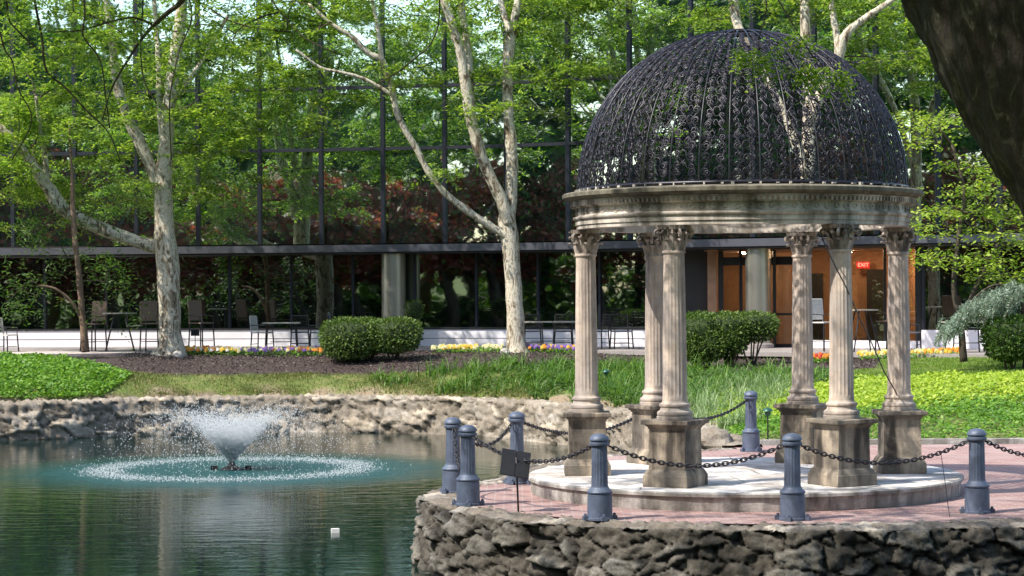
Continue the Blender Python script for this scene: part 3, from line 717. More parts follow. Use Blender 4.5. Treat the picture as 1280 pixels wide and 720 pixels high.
for i in range(NR):
    for (half, nrow, hh) in ((0.5, 17, 0.13),):
        for j in range(nrow):
            ph = (j + 0.5 + 0.3 * math.sin(i * 2.4)) / nrow * (PI / 2 - 0.30)
            cw = 2 * PI * RD * math.cos(ph) / NR
            th0 = 2 * PI * (i + 0.5) / NR
            fl = 1 if (i + j) % 2 else -1
            if cw > 0.17:
                for s in (-1, 1):
                    sz = random.uniform(0.75, 1.25); scroll(th0 + (s * 0.25 + random.uniform(-.05, .05)) * cw / (RD * math.cos(ph)), ph + random.uniform(-.02, .02), cw * 0.28 * sz, 0.10 * sz, fl * s * random.choice((1, 1, -1)), random.uniform(0.0068, 0.0098))
                ce = cw * random.uniform(-.1, .1); rr_ = random.uniform(0.02, 0.05)
                P = [dp(th0 + (ce + rr_ * math.cos(a)) / (RD * math.cos(ph)), ph + 0.04 + rr_ * 1.5 * math.sin(a) / RD, 0.01) for a in np.linspace(0, random.uniform(3.5, 6.2), 8)]
                sc_.tube(P, 0.007, 4, cap=False)
                if (i + j) % 2 == 0: scroll(th0 + random.uniform(-.35, .35) * cw / (RD * math.cos(ph)), ph + random.uniform(-.05, .05), cw * 0.2, 0.07, random.choice((1, -1)), 0.006)
            else: scroll(th0, ph, cw * 0.5, 0.085, fl)
for i in range(NR * 2):
    th0 = 2 * PI * (i + 0.5) / (NR * 2); P = []
    for k in range(70):
        ph = k / 69 * (PI / 2 - 0.42); c = math.cos(ph); P.append(dp(th0 + 0.030 * math.sin(k * 1.25 + i * 2.1) / RD / c, ph, -0.012))
    if i < 0: sc_.tube(P, 0.0075, 4, cap=False)
sc_.build('scrollwork', IRON, dome, True)
b = MB()
for ph, rr in ((0.012, 0.022), (PI / 2 - 0.10, 0.018), (PI / 2 - 0.30, 0.010)):
    P = [dp(a, ph) for a in np.linspace(0, 2 * PI, 73)]; b.tube(P, rr, 6, cap=False)
b.build('hoops', IRON, dome, True)
b = MB(); b.lathe([(0.24, DZ + HD - 0.015), (0.24, DZ + HD + 0.02), (0.10, DZ + HD + 0.035), (0.0, DZ + HD + 0.038)], 24); b.build('cap', IRON, dome, 'auto')

# cable hanging from the capital
P = [at(px, py, Y) for px, py, Y in ((1026, 292, 24.2), (1031, 305, 24.15), (1045, 335, 24.1), (1058, 360, 24.2), (1072, 392, 24.6), (1090, 430, 25.0), (1104, 462, 25.4), (1118, 487, 25.8), (1122, 496, 25.85))]
b = MB(); b.tube(crom(P, 5), 0.008, 5); o = b.build('cable', BLACK, smooth=True); tag(o, 'thin black cable hanging slack between two right-hand gazebo columns', 'cable')

# ------------------------------------------------------------------ bollards and chains
def make_bollard():
    r = empty('bollard', (0, 0, 0))
    b = MB(); b.lathe([(0.144, 0), (0.144, 0.025), (0.134, 0.03), (0.130, 0.265), (0.124, 0.268), (0.124, 0.278), (0.134, 0.282), (0.136, 0.295), (0.128, 0.308), (0.108, 0.322), (0.100, 0.338), (0.092, 0.345), (0.090, 0.36)], 32); b.build('base', BOLL, r, 'auto')
    b = MB(); b.lathe([(0.088, 0.355), (0.082, 0.77), (0.082, 0.775), (0.088, 0.78)], 96, cap=False, flute=lambda a, z_: 0.05 * (0.5 + 0.5 * math.cos(a * 16)) if 0.37 < z_ < 0.803 or True else 0); b.build('shaft', BOLL, r, 'auto')
    b = MB(); b.lathe([(0.088, 0.775), (0.104, 0.785), (0.108, 0.80), (0.104, 0.815), (0.092, 0.82), (0.092, 0.83), (0.106, 0.838), (0.104, 0.855), (0.088, 0.88), (0.06, 0.898), (0.03, 0.906), (0.0, 0.908)], 32); b.build('cap', BOLL, r, 'auto')
    for k in range(4):
        a = k * PI / 2 + PI / 4; b = MB(); b.box((0.155 * math.cos(a), 0.155 * math.sin(a), 0.022), (0.06, 0.06, 0.044), Matrix.Rotation(a, 3, 'Z')); b.lathe([(0.016, 0.044), (0.016, 0.065), (0.008, 0.07)], 8, (0.16 * math.cos(a), 0.16 * math.sin(a), 0)); b.build('foot_lug', BOLL, r)
    return r
BL = {'a': (-0.72, 25.9, 'slate blue bollard furthest left on the terrace, its chain dropping beside it'),
      'b': (-0.51, 24.4, 'slate blue bollard at the terrace corner, just left of the black sign'),
      'c': (0.05, 27.1, 'slate blue bollard behind the black sign, on the pond edge of the terrace'),
      'h': (1.95, 30.1, 'slate blue bollard mostly hidden behind the back left pedestal of the gazebo'),
      'd': (3.57, 32.4, 'small far slate blue bollard at the back, between the columns by the lime ground cover'),
      'e': (0.91, 22.75, 'slate blue bollard in front of the round platform at its left, near the sign'),
      'f': (2.92, 22.6, 'slate blue bollard at the middle of the front wall, before the gazebo'),
      'g': (4.98, 23.2, 'slate blue bollard right of the round platform with chains on both sides'),
      'i': (6.75, 24.1, 'slate blue bollard off to the right, at the end of the last chain')}
b0 = make_bollard(); first = True; pos = {}
for kx, (x, y, lab) in BL.items():
    o = b0 if first else copy_tree(b0); first = False
    o.location = (x, y, 0.014); o.rotation_euler = (0, 0, random.random() * 3); tag(o, lab, 'bollard', 'bollards joined by chains round the terrace'); pos[kx] = Vector((x, y, 0.79))
def chain(a, c, sag, lab):
    A, C = pos[a].copy(), pos[c].copy(); d = (C - A); d.z = 0; d.normalize(); A += d * 0.10; C -= d * 0.10
    L = (C - A).length; n = int((L + sag * 0.9) / 0.052); b = MB(); pts = []
    for i in range(n + 1):
        t = i / n; p = A.lerp(C, t); p.z -= sag * 4 * t * (1 - t); pts.append(p)
    for i in range(n):
        p, q = pts[i], pts[i + 1]; t = (q - p).normalized(); u = t.cross(Vector((0, 0, 1))).normalized(); v = u.cross(t)
        if i % 2: u = v
        m = (p + q) / 2; ring = []
        for k in range(11):
            a_ = 2 * PI * k / 10; ring.append(m + t * 0.040 * math.cos(a_) + u * 0.020 * math.sin(a_))
        b.tube(ring, 0.0075, 4, cap=False)
    o = b.build('chain', CHAIN, smooth=True); tag(o, lab, 'chain', 'chains slung between the bollards')
chain('a', 'b', 0.42, 'short steep chain hanging between the two close bollards at the left')
chain('c', 'a', 0.25, 'chain from the bollard behind the black sign to the leftmost bollard')
chain('b', 'e', 0.22, 'chain passing in front of the black sign at the terrace corner')
chain('c', 'h', 0.24, 'chain running back along the pond edge left of the gazebo pedestals')
chain('h', 'd', 0.22, 'far chain between the back pedestals and the small far bollard')
chain('e', 'f', 0.21, 'long chain sagging in front of the gazebo, left of the middle bollard')
chain('f', 'g', 0.21, 'long chain sagging in front of the right gazebo pedestals')
chain('g', 'i', 0.21, 'chain leading off to the right edge from the last visible bollard')
b = MB(); b.tube([at(1176, 566, 23.0), at(1181, 600, 22.9), at(1187, 646, 22.4)], 0.004, 4); tag(b.build('wire', BLACK), 'thin loose wire hanging from the right-hand chain to the wall edge', 'wire')

# sign on a stake
sp_ = on(648, 640, 0.012); sg = empty('sign_stand', sp_, 0.25, 'small black plaque of two panels on a thin stake at the terrace corner', 'sign')
b = MB(); b.tube([(0, 0, 0), (-0.02, 0.0, 0.60)], 0.011, 8); b.build('stake', BLACK, sg, True)
R = Matrix.Rotation(math.radians(-38), 3, 'X') @ Matrix.Rotation(math.radians(14), 3, 'Y')
for sx in (-0.082, 0.082):
    b = MB(); b.box(Vector((-0.03, 0, 0.53)) + R @ Vector((sx, 0, 0)), (0.155, 0.018, 0.34), R); b.build('panel', BLACK, sg)
b = MB(); b.box(Vector((-0.03, 0, 0.53)) + R @ Vector((0, 0.014, 0)), (0.02, 0.012, 0.32), R); b.build('bracket', BOLL, sg)

# ------------------------------------------------------------------ fountain
ft = empty('fountain', (FX, FY, WZ), 0, 'floating pond fountain throwing a white flared plume of spray', 'fountain')
b = MB(); b.lathe([(0.20, -0.05), (0.22, 0.01), (0.16, 0.05), (0.08, 0.07), (0.06, 0.12), (0.05, 0.14)], 20); b.build('float', BLACK, ft, 'auto')
b = MB()
for sx in (-0.32, 0.30):
    b.box((sx, 0, 0.04), (0.12, 0.10, 0.07))
b.build('lamp', BLACK, ft)
N = 60000
th = rng.random(N) * 2 * PI; kind_ = rng.random(N)
vr = np.where(kind_ < 0.5, rng.normal(2.3, 0.25, N), rng.uniform(0.3, 3.0, N)); hm = 1.0 * np.clip(0.75 + 0.25 * (vr / 2.4), 0, 1.2) * (1 + rng.normal(0, 0.09, N))
t = np.where(kind_ < 0.72, np.abs(rng.normal(0, 0.16, N)), rng.random(N) ** 0.8)
r = vr * t * (1 + rng.normal(0, 0.10, N)); h = hm * 4 * t * (1 - t) + rng.normal(0, 0.05, N) * t
px_ = r * np.cos(th); py_ = r * np.sin(th); pz_ = np.clip(h + 0.08 * (1 - t), 0.0, None) + rng.random(N) * 0.02
N2 = 9500; r2 = rng.normal(2.35, 0.22, N2); t2 = rng.random(N2) * 2 * PI
px_ = np.r_[px_, r2 * np.cos(t2)]; py_ = np.r_[py_, r2 * np.sin(t2)]; pz_ = np.r_[pz_, np.abs(rng.normal(0, 0.03, N2)) + 0.004]
def droplets(name, C, size, mat, parent, stretch=1.6):
    n = len(C); base = np.array([(1, 0, -.4), (-.5, .87, -.4), (-.5, -.87, -.4), (0, 0, 1)], float)
    sz = size * (0.5 + rng.random(n) ** 2 * 1.3); ang = rng.random(n) * 2 * PI
    ca, sa = np.cos(ang), np.sin(ang); V = np.empty((n, 4, 3))
    for k in range(4):
        x, y, z_ = base[k]; V[:, k, 0] = (x * ca - y * sa) * sz; V[:, k, 1] = (x * sa + y * ca) * sz; V[:, k, 2] = z_ * sz * stretch
    V += C[:, None, :]; i = np.arange(n)[:, None] * 4
    Fc = np.concatenate([i + np.array(q) for q in ((0, 2, 1), (0, 1, 3), (1, 2, 3), (2, 0, 3))])
    return raw(name, V.reshape(-1, 3), Fc, mat, parent, smooth=True)
def foam():
    m, n, b, o = M('spray_water'); b.inputs['Base Color'].default_value = (0.92, 0.95, 0.97, 1); b.inputs['Roughness'].default_value = 0.25
    t = nd(n, 'ShaderNodeBsdfTranslucent'); t.inputs[0].default_value = (0.92, 0.95, 0.97, 1); tr = nd(n, 'ShaderNodeBsdfTransparent')
    mx = nd(n, 'ShaderNodeMixShader'); mx.inputs[0].default_value = 0.5; n.links.new(b.outputs[0], mx.inputs[1]); n.links.new(t.outputs[0], mx.inputs[2])
    m2 = nd(n, 'ShaderNodeMixShader'); m2.inputs[0].default_value = 0.08; n.links.new(mx.outputs[0], m2.inputs[1]); n.links.new(tr.outputs[0], m2.inputs[2])
    n.links.new(m2.outputs[0], o.inputs[0]); return m
FOAM = foam()
sp = droplets('spray', np.stack([px_, py_, pz_], -1), 0.0060, FOAM, ft); sp['kind'] = 'stuff'
# small white float
p = on(419, 666, WZ); fl = empty('float_marker', p, 0.2, 'small white float bobbing on the dark water right of the fountain reflection', 'float')
b = MB(); b.box((0, 0, 0.02), (0.105, 0.08, 0.075)); b.build('body', WHITE_P, fl)

# ------------------------------------------------------------------ foliage tools
def leaf_quads(C, D, Nn, L, W, fold=0.0):
    # C base points, D direction, Nn normals (n,3); L,W arrays -> verts (n*4), faces
    Sd = np.cross(D, Nn); Sd /= np.linalg.norm(Sd, axis=1, keepdims=True) + 1e-9
    V = np.empty((len(C), 4, 3)); L = L[:, None]; W = W[:, None]
    V[:, 0] = C; V[:, 1] = C + D * L * 0.5 + Sd * W * 0.5; V[:, 2] = C + D * L; V[:, 3] = C + D * L * 0.5 - Sd * W * 0.5
    return V.reshape(-1, 3), np.arange(len(C) * 4).reshape(-1, 4)
def unit(v): return v / (np.linalg.norm(v, axis=1, keepdims=True) + 1e-9)
def fronds(O, Dr, length, pairs, ll, lw, droop=0.5):
    """arching compound leaves: origins O, directions Dr"""
    n = len(O); Dr = unit(Dr); t = (np.arange(pairs) + 1) / pairs
    Ls = length * (0.7 + 0.6 * rng.random(n))
    P = O[:, None, :] + Dr[:, None, :] * (Ls[:, None, None] * t[None, :, None]); P[:, :, 2] -= (droop * Ls[:, None] * t[None, :] ** 2)
    T = Dr[:, None, :].repeat(pairs, 1).copy(); T[:, :, 2] -= 2 * droop * t[None, :]; T = unit(T.reshape(-1, 3)); P = P.reshape(-1, 3)
    up = unit(np.array([[0, 0, 1.0]]).repeat(len(P), 0) + rng.normal(0, 0.35, (len(P), 3))); side = unit(np.cross(T, up))
    Cs = []; Ds = []; Ns = []
    for s in (-1, 1):
        Cs.append(P); Ds.append(unit(side * s + T * 0.35 + rng.normal(0, 0.15, P.shape))); Ns.append(up)
    C = np.concatenate(Cs); D = np.concatenate(Ds); Nn = np.concatenate(Ns)
    sc = 0.7 + 0.5 * rng.random(len(C))
    return leaf_quads(C, D, Nn, ll * sc, lw * sc)
def cluster_fronds(cl, per, length, pairs, ll, lw, droop=0.5, flat=0.35, rad=0.35):
    C = np.array([c[:3] for c in cl]).repeat(per, 0)
    az = rng.random(len(C)) * 2 * PI
    D = np.stack([np.cos(az), np.sin(az), rng.normal(0.1, 0.25, len(C))], -1)
    off = rng.normal(0, 1, (len(C), 3)) * np.array([rad, rad, rad * flat])
    return fronds(C + off, D, length, pairs, ll, lw, droop)
def blob_leaves(C, R, n, ll, lw, up=0.6, shell=0.0):
    d = unit(rng.normal(0, 1, (n, 3))); r = rng.random(n) ** (1 / 3); r = shell + (1 - shell) * r
    P = np.array(C) + d * r[:, None] * np.array(R); az = rng.random(n) * 2 * PI
    D = unit(np.stack([np.cos(az), np.sin(az), rng.normal(-0.2, 0.4, n)], -1)); Nn = unit(d * (1 - up) + np.array([0, 0, up]) + rng.normal(0, 0.35, (n, 3)))
    s = 0.6 + 0.8 * rng.random(n); return leaf_quads(P, D, Nn, ll * s, lw * s)
def join(parts):
    V = []; Fc = []; k = 0
    for v, f_ in parts: V.append(v); Fc.append(f_ + k); k += len(v)
    return np.concatenate(V), np.concatenate(Fc)

def grow(root, stems, clusters, bark, twigmat, leafsets, trunk_sides=12, twig_r=0.006, jit=0.25, sub=5):
    """stems: list of (points, radii). clusters: list of xyz. builds trunk, branches(twigs) and crown under root"""
    tb = MB(); nodes = []; org = Vector(root.location)
    for P, R in stems:
        PR = crom([(*p, r) for p, r in zip(P, R)], sub); tb.tube([Vector(q[:3]) - org for q in PR], [max(0.004, q[3]) for q in PR], trunk_sides, jit=jit)
        for q in PR[::max(1, sub // 4)]: nodes.append(q[:3])
    tr = tb.build('trunk', bark, root, True); tw = None
    if clusters:
        base = len(nodes); NP = np.zeros((base + len(clusters), 3)); NP[:base] = nodes; par = {}
        Cn = np.array(clusters); d0 = np.min(np.linalg.norm(Cn[:, None] - NP[None, :base], axis=2), axis=1); order = np.argsort(d0); Cn = Cn[order]; cnt = base
        for c in Cn:
            dd = np.linalg.norm(NP[:cnt] - c, axis=1); dd[:base] *= 1.0; dd += np.maximum(0, NP[:cnt, 2] - c[2]) * 0.3
            par[cnt] = int(np.argmin(dd)); NP[cnt] = c; cnt += 1
        w_ = np.ones(cnt)
        for i in range(cnt - 1, base - 1, -1):
            if par[i] >= base: w_[par[i]] += w_[i]
        tw = MB()
        for i in range(base, cnt):
            a = Vector(NP[par[i]]) - org; c = Vector(NP[i]) - org; L = (c - a).length
            m1 = a.lerp(c, 0.35) + Vector((random.gauss(0, .06), random.gauss(0, .06), 0.08)) * L; m2 = a.lerp(c, 0.7) + Vector((random.gauss(0, .05), random.gauss(0, .05), 0.06)) * L
            r1 = twig_r * math.sqrt(w_[i]); tw.tube([a, m1, m2, c], [r1 * 1.15, r1, r1 * 0.85, r1 * 0.6], 4, cap=False)
    for nm, mat, (V, Fc) in leafsets:
        V = V - np.array(org); mi = np.zeros(len(Fc), int)
        if tw:
            TV = np.array(tw.v); TF = np.array(tw.f) + len(V); V = np.concatenate([V, TV]); Fc = np.concatenate([Fc, TF]); mi = np.r_[mi, np.ones(len(TF), int)]; tw = None
        raw(nm, V, Fc, mat, root, mats=[mat, twigmat], midx=mi)
    return root

def px_clusters(boxes, k=0.6):
    out = []; boxes = [(*b_[:6], max(1, round(b_[6] * (k if b_[3] <= 100 else k * 0.72)))) for b_ in boxes]
    for x0, x1, y0, y1, Y0, Y1, n in boxes:
        for _ in range(n):
            p = at(random.uniform(x0, x1), random.uniform(y0, y1), random.uniform(Y0, Y1)); out.append(tuple(p))
    return out
def stem(Y, pts, dY=0.0):
    n = len(pts); P = []; R = []
    for i, (x, y, r) in enumerate(pts):
        YY = Y + dY * i / (n - 1); P.append(tuple(at(x, y, YY))); R.append(r * YY / F)
    return P, R

# ---- plane tree left
Y = 55.0
def rooted(px, Y): q = at(px, 440, Y); return Vector((q.x, Y, gz(q.x, Y)))
r1 = rooted(212, Y); root = empty('plane_tree', r1, 0, 'left plane tree with mottled pale bark and a thick low limb reaching left', 'tree', 'mottled plane trees in the mulch bed')
st = [stem(Y, [(211, 447, 27), (213, 434, 17), (213, 400, 13.5), (211, 350, 13.5), (207, 310, 14.5), (205, 270, 11.5), (205, 230, 10.5), (208, 180, 9), (212, 130, 8.5), (218, 80, 8), (226, 20, 7), (232, -60, 6), (240, -140, 4)], -0.6),
      stem(Y, [(205, 250, 8), (196, 225, 8), (178, 185, 7.5), (160, 148, 6.5), (147, 105, 6), (140, 50, 5), (130, -20, 4), (120, -90, 2)], -1.2),
      stem(Y, [(210, 308, 8.5), (185, 306, 8.5), (155, 296, 8.5), (110, 279, 8.5), (78, 260, 8.5), (62, 238, 8), (40, 205, 6), (15, 172, 5), (-25, 140, 4), (-80, 100, 3)], -1.5),
      stem(Y, [(66, 245, 6), (58, 225, 5), (57, 200, 3.5), (50, 160, 2.5), (45, 120, 2)], -1.0),
      stem(Y, [(207, 190, 5), (200, 140, 4.5), (199, 90, 4), (196, 40, 3), (190, -30, 2)], 0.6),
      stem(Y, [(213, 130, 4), (240, 95, 3), (262, 60, 2.5), (285, 20, 2)], 0.8)]
cl = px_clusters([(0, 340, -40, 150, 54.4, 58.5, 190), (0, 330, -40, 150, 52.5, 54, 60), (-60, 130, 120, 240, 53, 54.6, 26), (215, 320, 120, 245, 53, 55, 26), (-60, 200, 120, 250, 54.8, 57.5, 100), (190, 325, 130, 250, 55.2, 57.5, 34), (-60, 120, 230, 300, 54.5, 56.5, 18), (-140, 420, -260, -40, 54, 60, 36), (-150, 0, -40, 220, 54, 59, 30)])
grow(root, st, cl, BARK_PLANE, TWIG, [('crown', LEAF, join([cluster_fronds(cl, 15, 0.50, 8, 0.14, 0.062, 0.45, 0.22, 0.24)]))], 14)
# ---- plane tree centre
r2 = rooted(644, Y); root = empty('plane_tree', r2, 0, 'middle plane tree forking into tall pale stems, just left of the gazebo', 'tree', 'mottled plane trees in the mulch bed')
st = [stem(Y, [(646, 447, 17), (645, 432, 13), (645, 400, 11), (641, 350, 10), (637, 300, 11), (634, 275, 11), (639, 250, 8), (640, 200, 7.5), (636, 150, 7), (634, 100, 6.5), (638, 50, 6.5), (646, 10, 4.5), (656, -60, 4)], 0.3),
      stem(Y, [(636, 280, 8), (627, 252, 7.5), (614, 224, 7.5), (600, 190, 7.5), (589, 150, 7.5), (583, 110, 7), (576, 70, 6), (565, 30, 5.5), (553, -5, 5), (540, -70, 4)], -0.6),
      stem(Y, [(588, 140, 5.5), (587, 100, 5.5), (584, 60, 5), (578, 20, 4.5), (572, -60, 3)], 0.6),
      stem(Y, [(638, 298, 5), (612, 282, 4.8), (580, 260, 4.5), (555, 240, 4), (535, 214, 3.8), (520, 185, 3.8), (505, 160, 4), (496, 140, 4), (490, 112, 4.2), (484, 90, 4), (476, 74, 3.8), (460, 66, 3.5), (440, 46, 3), (415, 30, 2.5), (385, 5, 2)], -1.0),
      stem(Y - 0.9, [(478, 76, 3), (474, 50, 2.8), (468, 12, 2.4), (455, -30, 2)], -0.2),
      stem(Y - 0.8, [(488, 118, 2.6), (470, 106, 2.4), (448, 96, 2.2), (425, 90, 2), (400, 84, 1.8), (370, 62, 1.5)], -0.4),
      stem(Y, [(637, 40, 4), (630, 18, 3.8), (622, -10, 3), (600, -60, 2)], 0.5)]
cl = px_clusters([(330, 800, -30, 45, 54.2, 58, 115), (330, 740, 40, 105, 54.4, 58, 42), (330, 520, -10, 120, 53, 55, 26), (560, 760, 80, 140, 55, 57, 16), (330, 460, 110, 170, 54, 56, 12), (300, 800, -260, -40, 54, 60, 30)])
cl += px_clusters([(575, 600, 128, 150, 54, 54.3, 3), (610, 640, 118, 135, 54, 54.3, 2), (535, 555, 200, 215, 54.6, 54.8, 1)])
grow(root, st, cl, BARK_PLANE, TWIG, [('crown', LEAF, cluster_fronds(cl, 15, 0.50, 8, 0.14, 0.062, 0.45, 0.22, 0.24))], 14)
# ---- tree behind the gazebo
Y = 51.5; r3 = rooted(1003, Y); root = empty('plane_tree', r3, 0, 'plane tree behind the gazebo whose forks rise above the iron dome', 'tree', 'mottled plane trees in the mulch bed')
st = [stem(Y, [(1003, 450, 11), (1003, 400, 9), (1004, 300, 8.5), (1010, 200, 8.5), (1012, 120, 8), (1008, 60, 6.5), (1006, 0, 6), (1010, -80, 5)], 0.5),
      stem(Y, [(1012, 150, 7), (1032, 105, 7), (1046, 80, 6.5), (1052, 55, 6.5), (1062, 38, 5.5), (1085, 20, 4), (1115, 0, 3.5), (1150, -30, 3)], -0.5),
      stem(Y, [(1048, 75, 4.5), (1046, 45, 4.5), (1040, 10, 4), (1034, -50, 3)], 0.4),
      stem(Y, [(1008, 220, 6), (975, 130, 4.5), (935, 60, 5.5), (920, 25, 6.5), (916, -10, 6.5), (912, -80, 5)], 1.0)]
cl = px_clusters([(830, 1190, -40, 35, 51.6, 55, 58), (1060, 1200, 40, 150, 51, 54, 30), (760, 1200, -240, -40, 51, 56, 25)])
grow(root, st, cl, BARK_PLANE, TWIG, [('crown', LEAF, cluster_fronds(cl, 15, 0.50, 8, 0.14, 0.062, 0.45, 0.22, 0.24))], 12)
# ---- slim tree far left
Y = 54.0; r4 = rooted(106, Y); root = empty('slender_tree', r4, 0, 'slender red-brown tree with drooping leaves left of the left plane tree', 'tree')
st = [stem(Y, [(107, 440, 5.5), (105, 415, 4.6), (102, 385, 4), (99, 345, 3.8), (94, 300, 3.5), (91, 260, 3.2), (90, 220, 2.2), (86, 150, 0.8)], -0.3),
      stem(Y, [(104, 405, 2.4), (95, 385, 2.2), (82, 370, 2), (66, 360, 1.8), (48, 357, 1.4)], -0.5)]
cl = px_clusters([(0, 50, 315, 385, 52.7, 54.3, 16), (60, 165, 300, 345, 53, 55, 20), (40, 150, 240, 300, 53, 55, 16), (0, 60, 240, 310, 53, 54.5, 12), (115, 155, 350, 400, 53.5, 54.2, 6), (150, 175, 385, 405, 53.6, 54, 3)])
grow(root, st, cl, BARK_RED, TWIG, [('crown', LEAF_DARK, cluster_fronds(cl, 9, 0.34, 5, 0.14, 0.05, 1.0, 0.8, 0.28))], 8)

# ---- dogwood with layered lime leaves, right
Y = 46.0; q = at(1205, 440, Y); root = empty('dogwood_tree', (q.x, Y, gz(q.x, Y)), 0, 'small layered tree with bright lime leaves at the right edge', 'tree')
st = [stem(Y, [(1205, 452, 5), (1200, 400, 4), (1192, 360, 3.5), (1198, 300, 3), (1205, 240, 2.5), (1190, 180, 2)], 0),
      stem(Y, [(1200, 400, 3.5), (1225, 350, 3), (1250, 300, 2.5), (1275, 240, 2)], 0.3)]
lay = [(1165, 150, 45, 18), (1150, 175, 30, 12), (1235, 215, 38, 14), (1185, 200, 30, 10), (1215, 240, 50, 14), (1165, 262, 45, 12), (1245, 268, 50, 16), (1185, 290, 60, 10), (1260, 300, 45, 14), (1215, 325, 75, 12), (1170, 320, 38, 8), (1260, 345, 60, 12), (1240, 130, 30, 12), (1290, 200, 40, 40), (1320, 280, 50, 50)]
cl = []
for cx, cy, wx, wy in lay:
    for _ in range(int(wx * wy / 38)): cl.append(tuple(at(random.gauss(cx, wx * 0.5), random.gauss(cy, wy * 0.42), Y + random.uniform(-1.1, 1.1))))
C = np.array(cl).repeat(26, 0) + rng.normal(0, 1, (len(cl) * 26, 3)) * np.array([0.24, 0.24, 0.06]); az = rng.random(len(C)) * 2 * PI
Dv = unit(np.stack([np.cos(az), np.sin(az), rng.normal(-0.35, 0.3, len(C))], -1)); Nv = unit(np.array([0, 0, 1.0]) + rng.normal(0, 0.35, (len(C), 3)))
grow(root, st, cl, BARK_DARK, TWIG, [('crown', LEAF_LIME, leaf_quads(C, Dv, Nv, 0.11 * (0.6 + 0.7 * rng.random(len(C))), 0.062 * (0.6 + 0.7 * rng.random(len(C)))))], 8)
# ---- weeping blue cedar
Y = 45.0; q = at(1262, 450, Y); org = Vector((q.x, Y, gz(q.x, Y))); root = empty('weeping_cedar', org, 0, 'blue-green weeping cedar arching down at the right edge above a round shrub', 'conifer')
b = MB(); Fr = []
base = at(1290, 372, Y)
b.tube(crom([org + Vector((0.3, 0, -0.05)) - org, Vector((0.35, 0, 0.7)), at(1275, 372, Y) - org, at(1250, 356, Y) - org, at(1225, 366, Y) - org, at(1200, 395, Y) - org], 4), [0.05 - 0.0018 * i for i in range(21)], 6); b.build('trunk', BARK_DARK, root, True)
NV = []
tips = MB()
for _ in range(230):
    t = random.random() ** 0.8
    a = at(1290 - 105 * t + random.gauss(0, 3), 352 + 46 * t * t * (1 + 0.2 * random.random()) + random.gauss(0, 3) + random.random() * 12, Y + random.uniform(-0.9, 0.9))
    L = random.uniform(0.25, 0.75) * (1.1 - 0.5 * t); pts = [a + Vector((-L * 0.5 * s_, random.uniform(-.05, .05) * s_, -L * s_ ** 1.5)) for s_ in np.linspace(0, 1, 8)]
    tips.tube([p - org for p in pts], 0.006, 3, cap=False)
    NV += [tuple(pts[i].lerp(pts[i + 1], random.random())) for i in range(7) for _k in range(9)]
tips.build('branches', BARK_DARK, root)
C = np.array(NV); D = unit(rng.normal(0, 1, C.shape) + np.array([-0.4, 0, -0.6])); Vl, Fl = leaf_quads(C, D, unit(rng.normal(0, 1, C.shape)), 0.075 * np.ones(len(C)), 0.016 * np.ones(len(C)))
raw('needles', Vl - np.array(org), Fl, CEDAR, root)

# ---- clipped shrubs
def shrub(name, lobes, mat, label, n=5200, ll=0.05, group='clipped shrubs'):
    c0 = lobes[0]; org = Vector((c0[0][0], c0[0][1], gz(c0[0][0], c0[0][1]))); root = empty(name, org, 0, label, 'shrub', group)
    parts = []; tb = MB()
    for (c, R) in lobes:
        m = int(n * R[0] * R[2]); d = unit(rng.normal(0, 1, (m, 3))); k = np.abs(d).max(1)[:, None] ; sq = d * (1 + 0.32 * (1 / np.maximum(k, 0.6) - 1))
        wob = np.array([0.06 * noise.noise(Vector(x) * 3 + Vector(c)) for x in d])[:, None]
        rr = (0.80 + 0.24 * rng.random((m, 1))) + wob; P = np.array(c) + sq * rr * np.array(R)
        # narrower at the foot
        hz = (P[:, 2] - (c[2] - R[2])) / (2 * R[2]); P[:, 0] = c[0] + (P[:, 0] - c[0]) * (0.84 + 0.16 * np.clip(hz * 1.6, 0, 1))
        D = unit(d + rng.normal(0, 0.5, d.shape)); parts.append(leaf_quads(P, D, unit(rng.normal(0, 0.6, d.shape) + d + np.array([0, 0, .5])), ll * (0.6 + 0.8 * rng.random(m)), ll * 0.6 * (0.6 + 0.8 * rng.random(m))))
        for _ in range(5): tb.tube([Vector((c[0] + random.uniform(-.1, .1), c[1], org.z - 0.05)) - org, Vector((c[0] + random.uniform(-.6, .6) * R[0], c[1] + random.uniform(-.5, .5) * R[1], c[2])) - org], [0.025, 0.012], 5)
        # inner mass of twigs and old leaves
        bm_ = MB(); V = []; 
    V, Fc = join(parts); raw('foliage', V - np.array(org), Fc, mat, root); tb.build('stems', BARK_DARK, root)
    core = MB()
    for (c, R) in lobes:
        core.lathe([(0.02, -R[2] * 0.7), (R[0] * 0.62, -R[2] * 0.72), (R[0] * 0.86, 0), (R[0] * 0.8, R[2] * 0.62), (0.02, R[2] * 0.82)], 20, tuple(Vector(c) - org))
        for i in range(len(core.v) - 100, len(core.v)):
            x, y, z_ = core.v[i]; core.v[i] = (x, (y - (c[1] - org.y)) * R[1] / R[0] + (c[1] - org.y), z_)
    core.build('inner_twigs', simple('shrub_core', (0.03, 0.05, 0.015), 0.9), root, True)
    return root
def pc(px, py, Y): return tuple(at(px, py, Y))
s_ = F / 53.5
shrub('clipped_shrub', [(pc(436, 423, 53.5), (37 / s_, 0.7, 26 / s_)), (pc(462, 420, 53.8), (34 / s_, 0.6, 22 / s_)), (pc(494, 419, 53.6), (34 / s_, 0.7, 22 / s_))], HEDGE, 'low clipped dark green two-lobed shrub on the mulch', 15000, 0.06)
s_ = F / 50.3
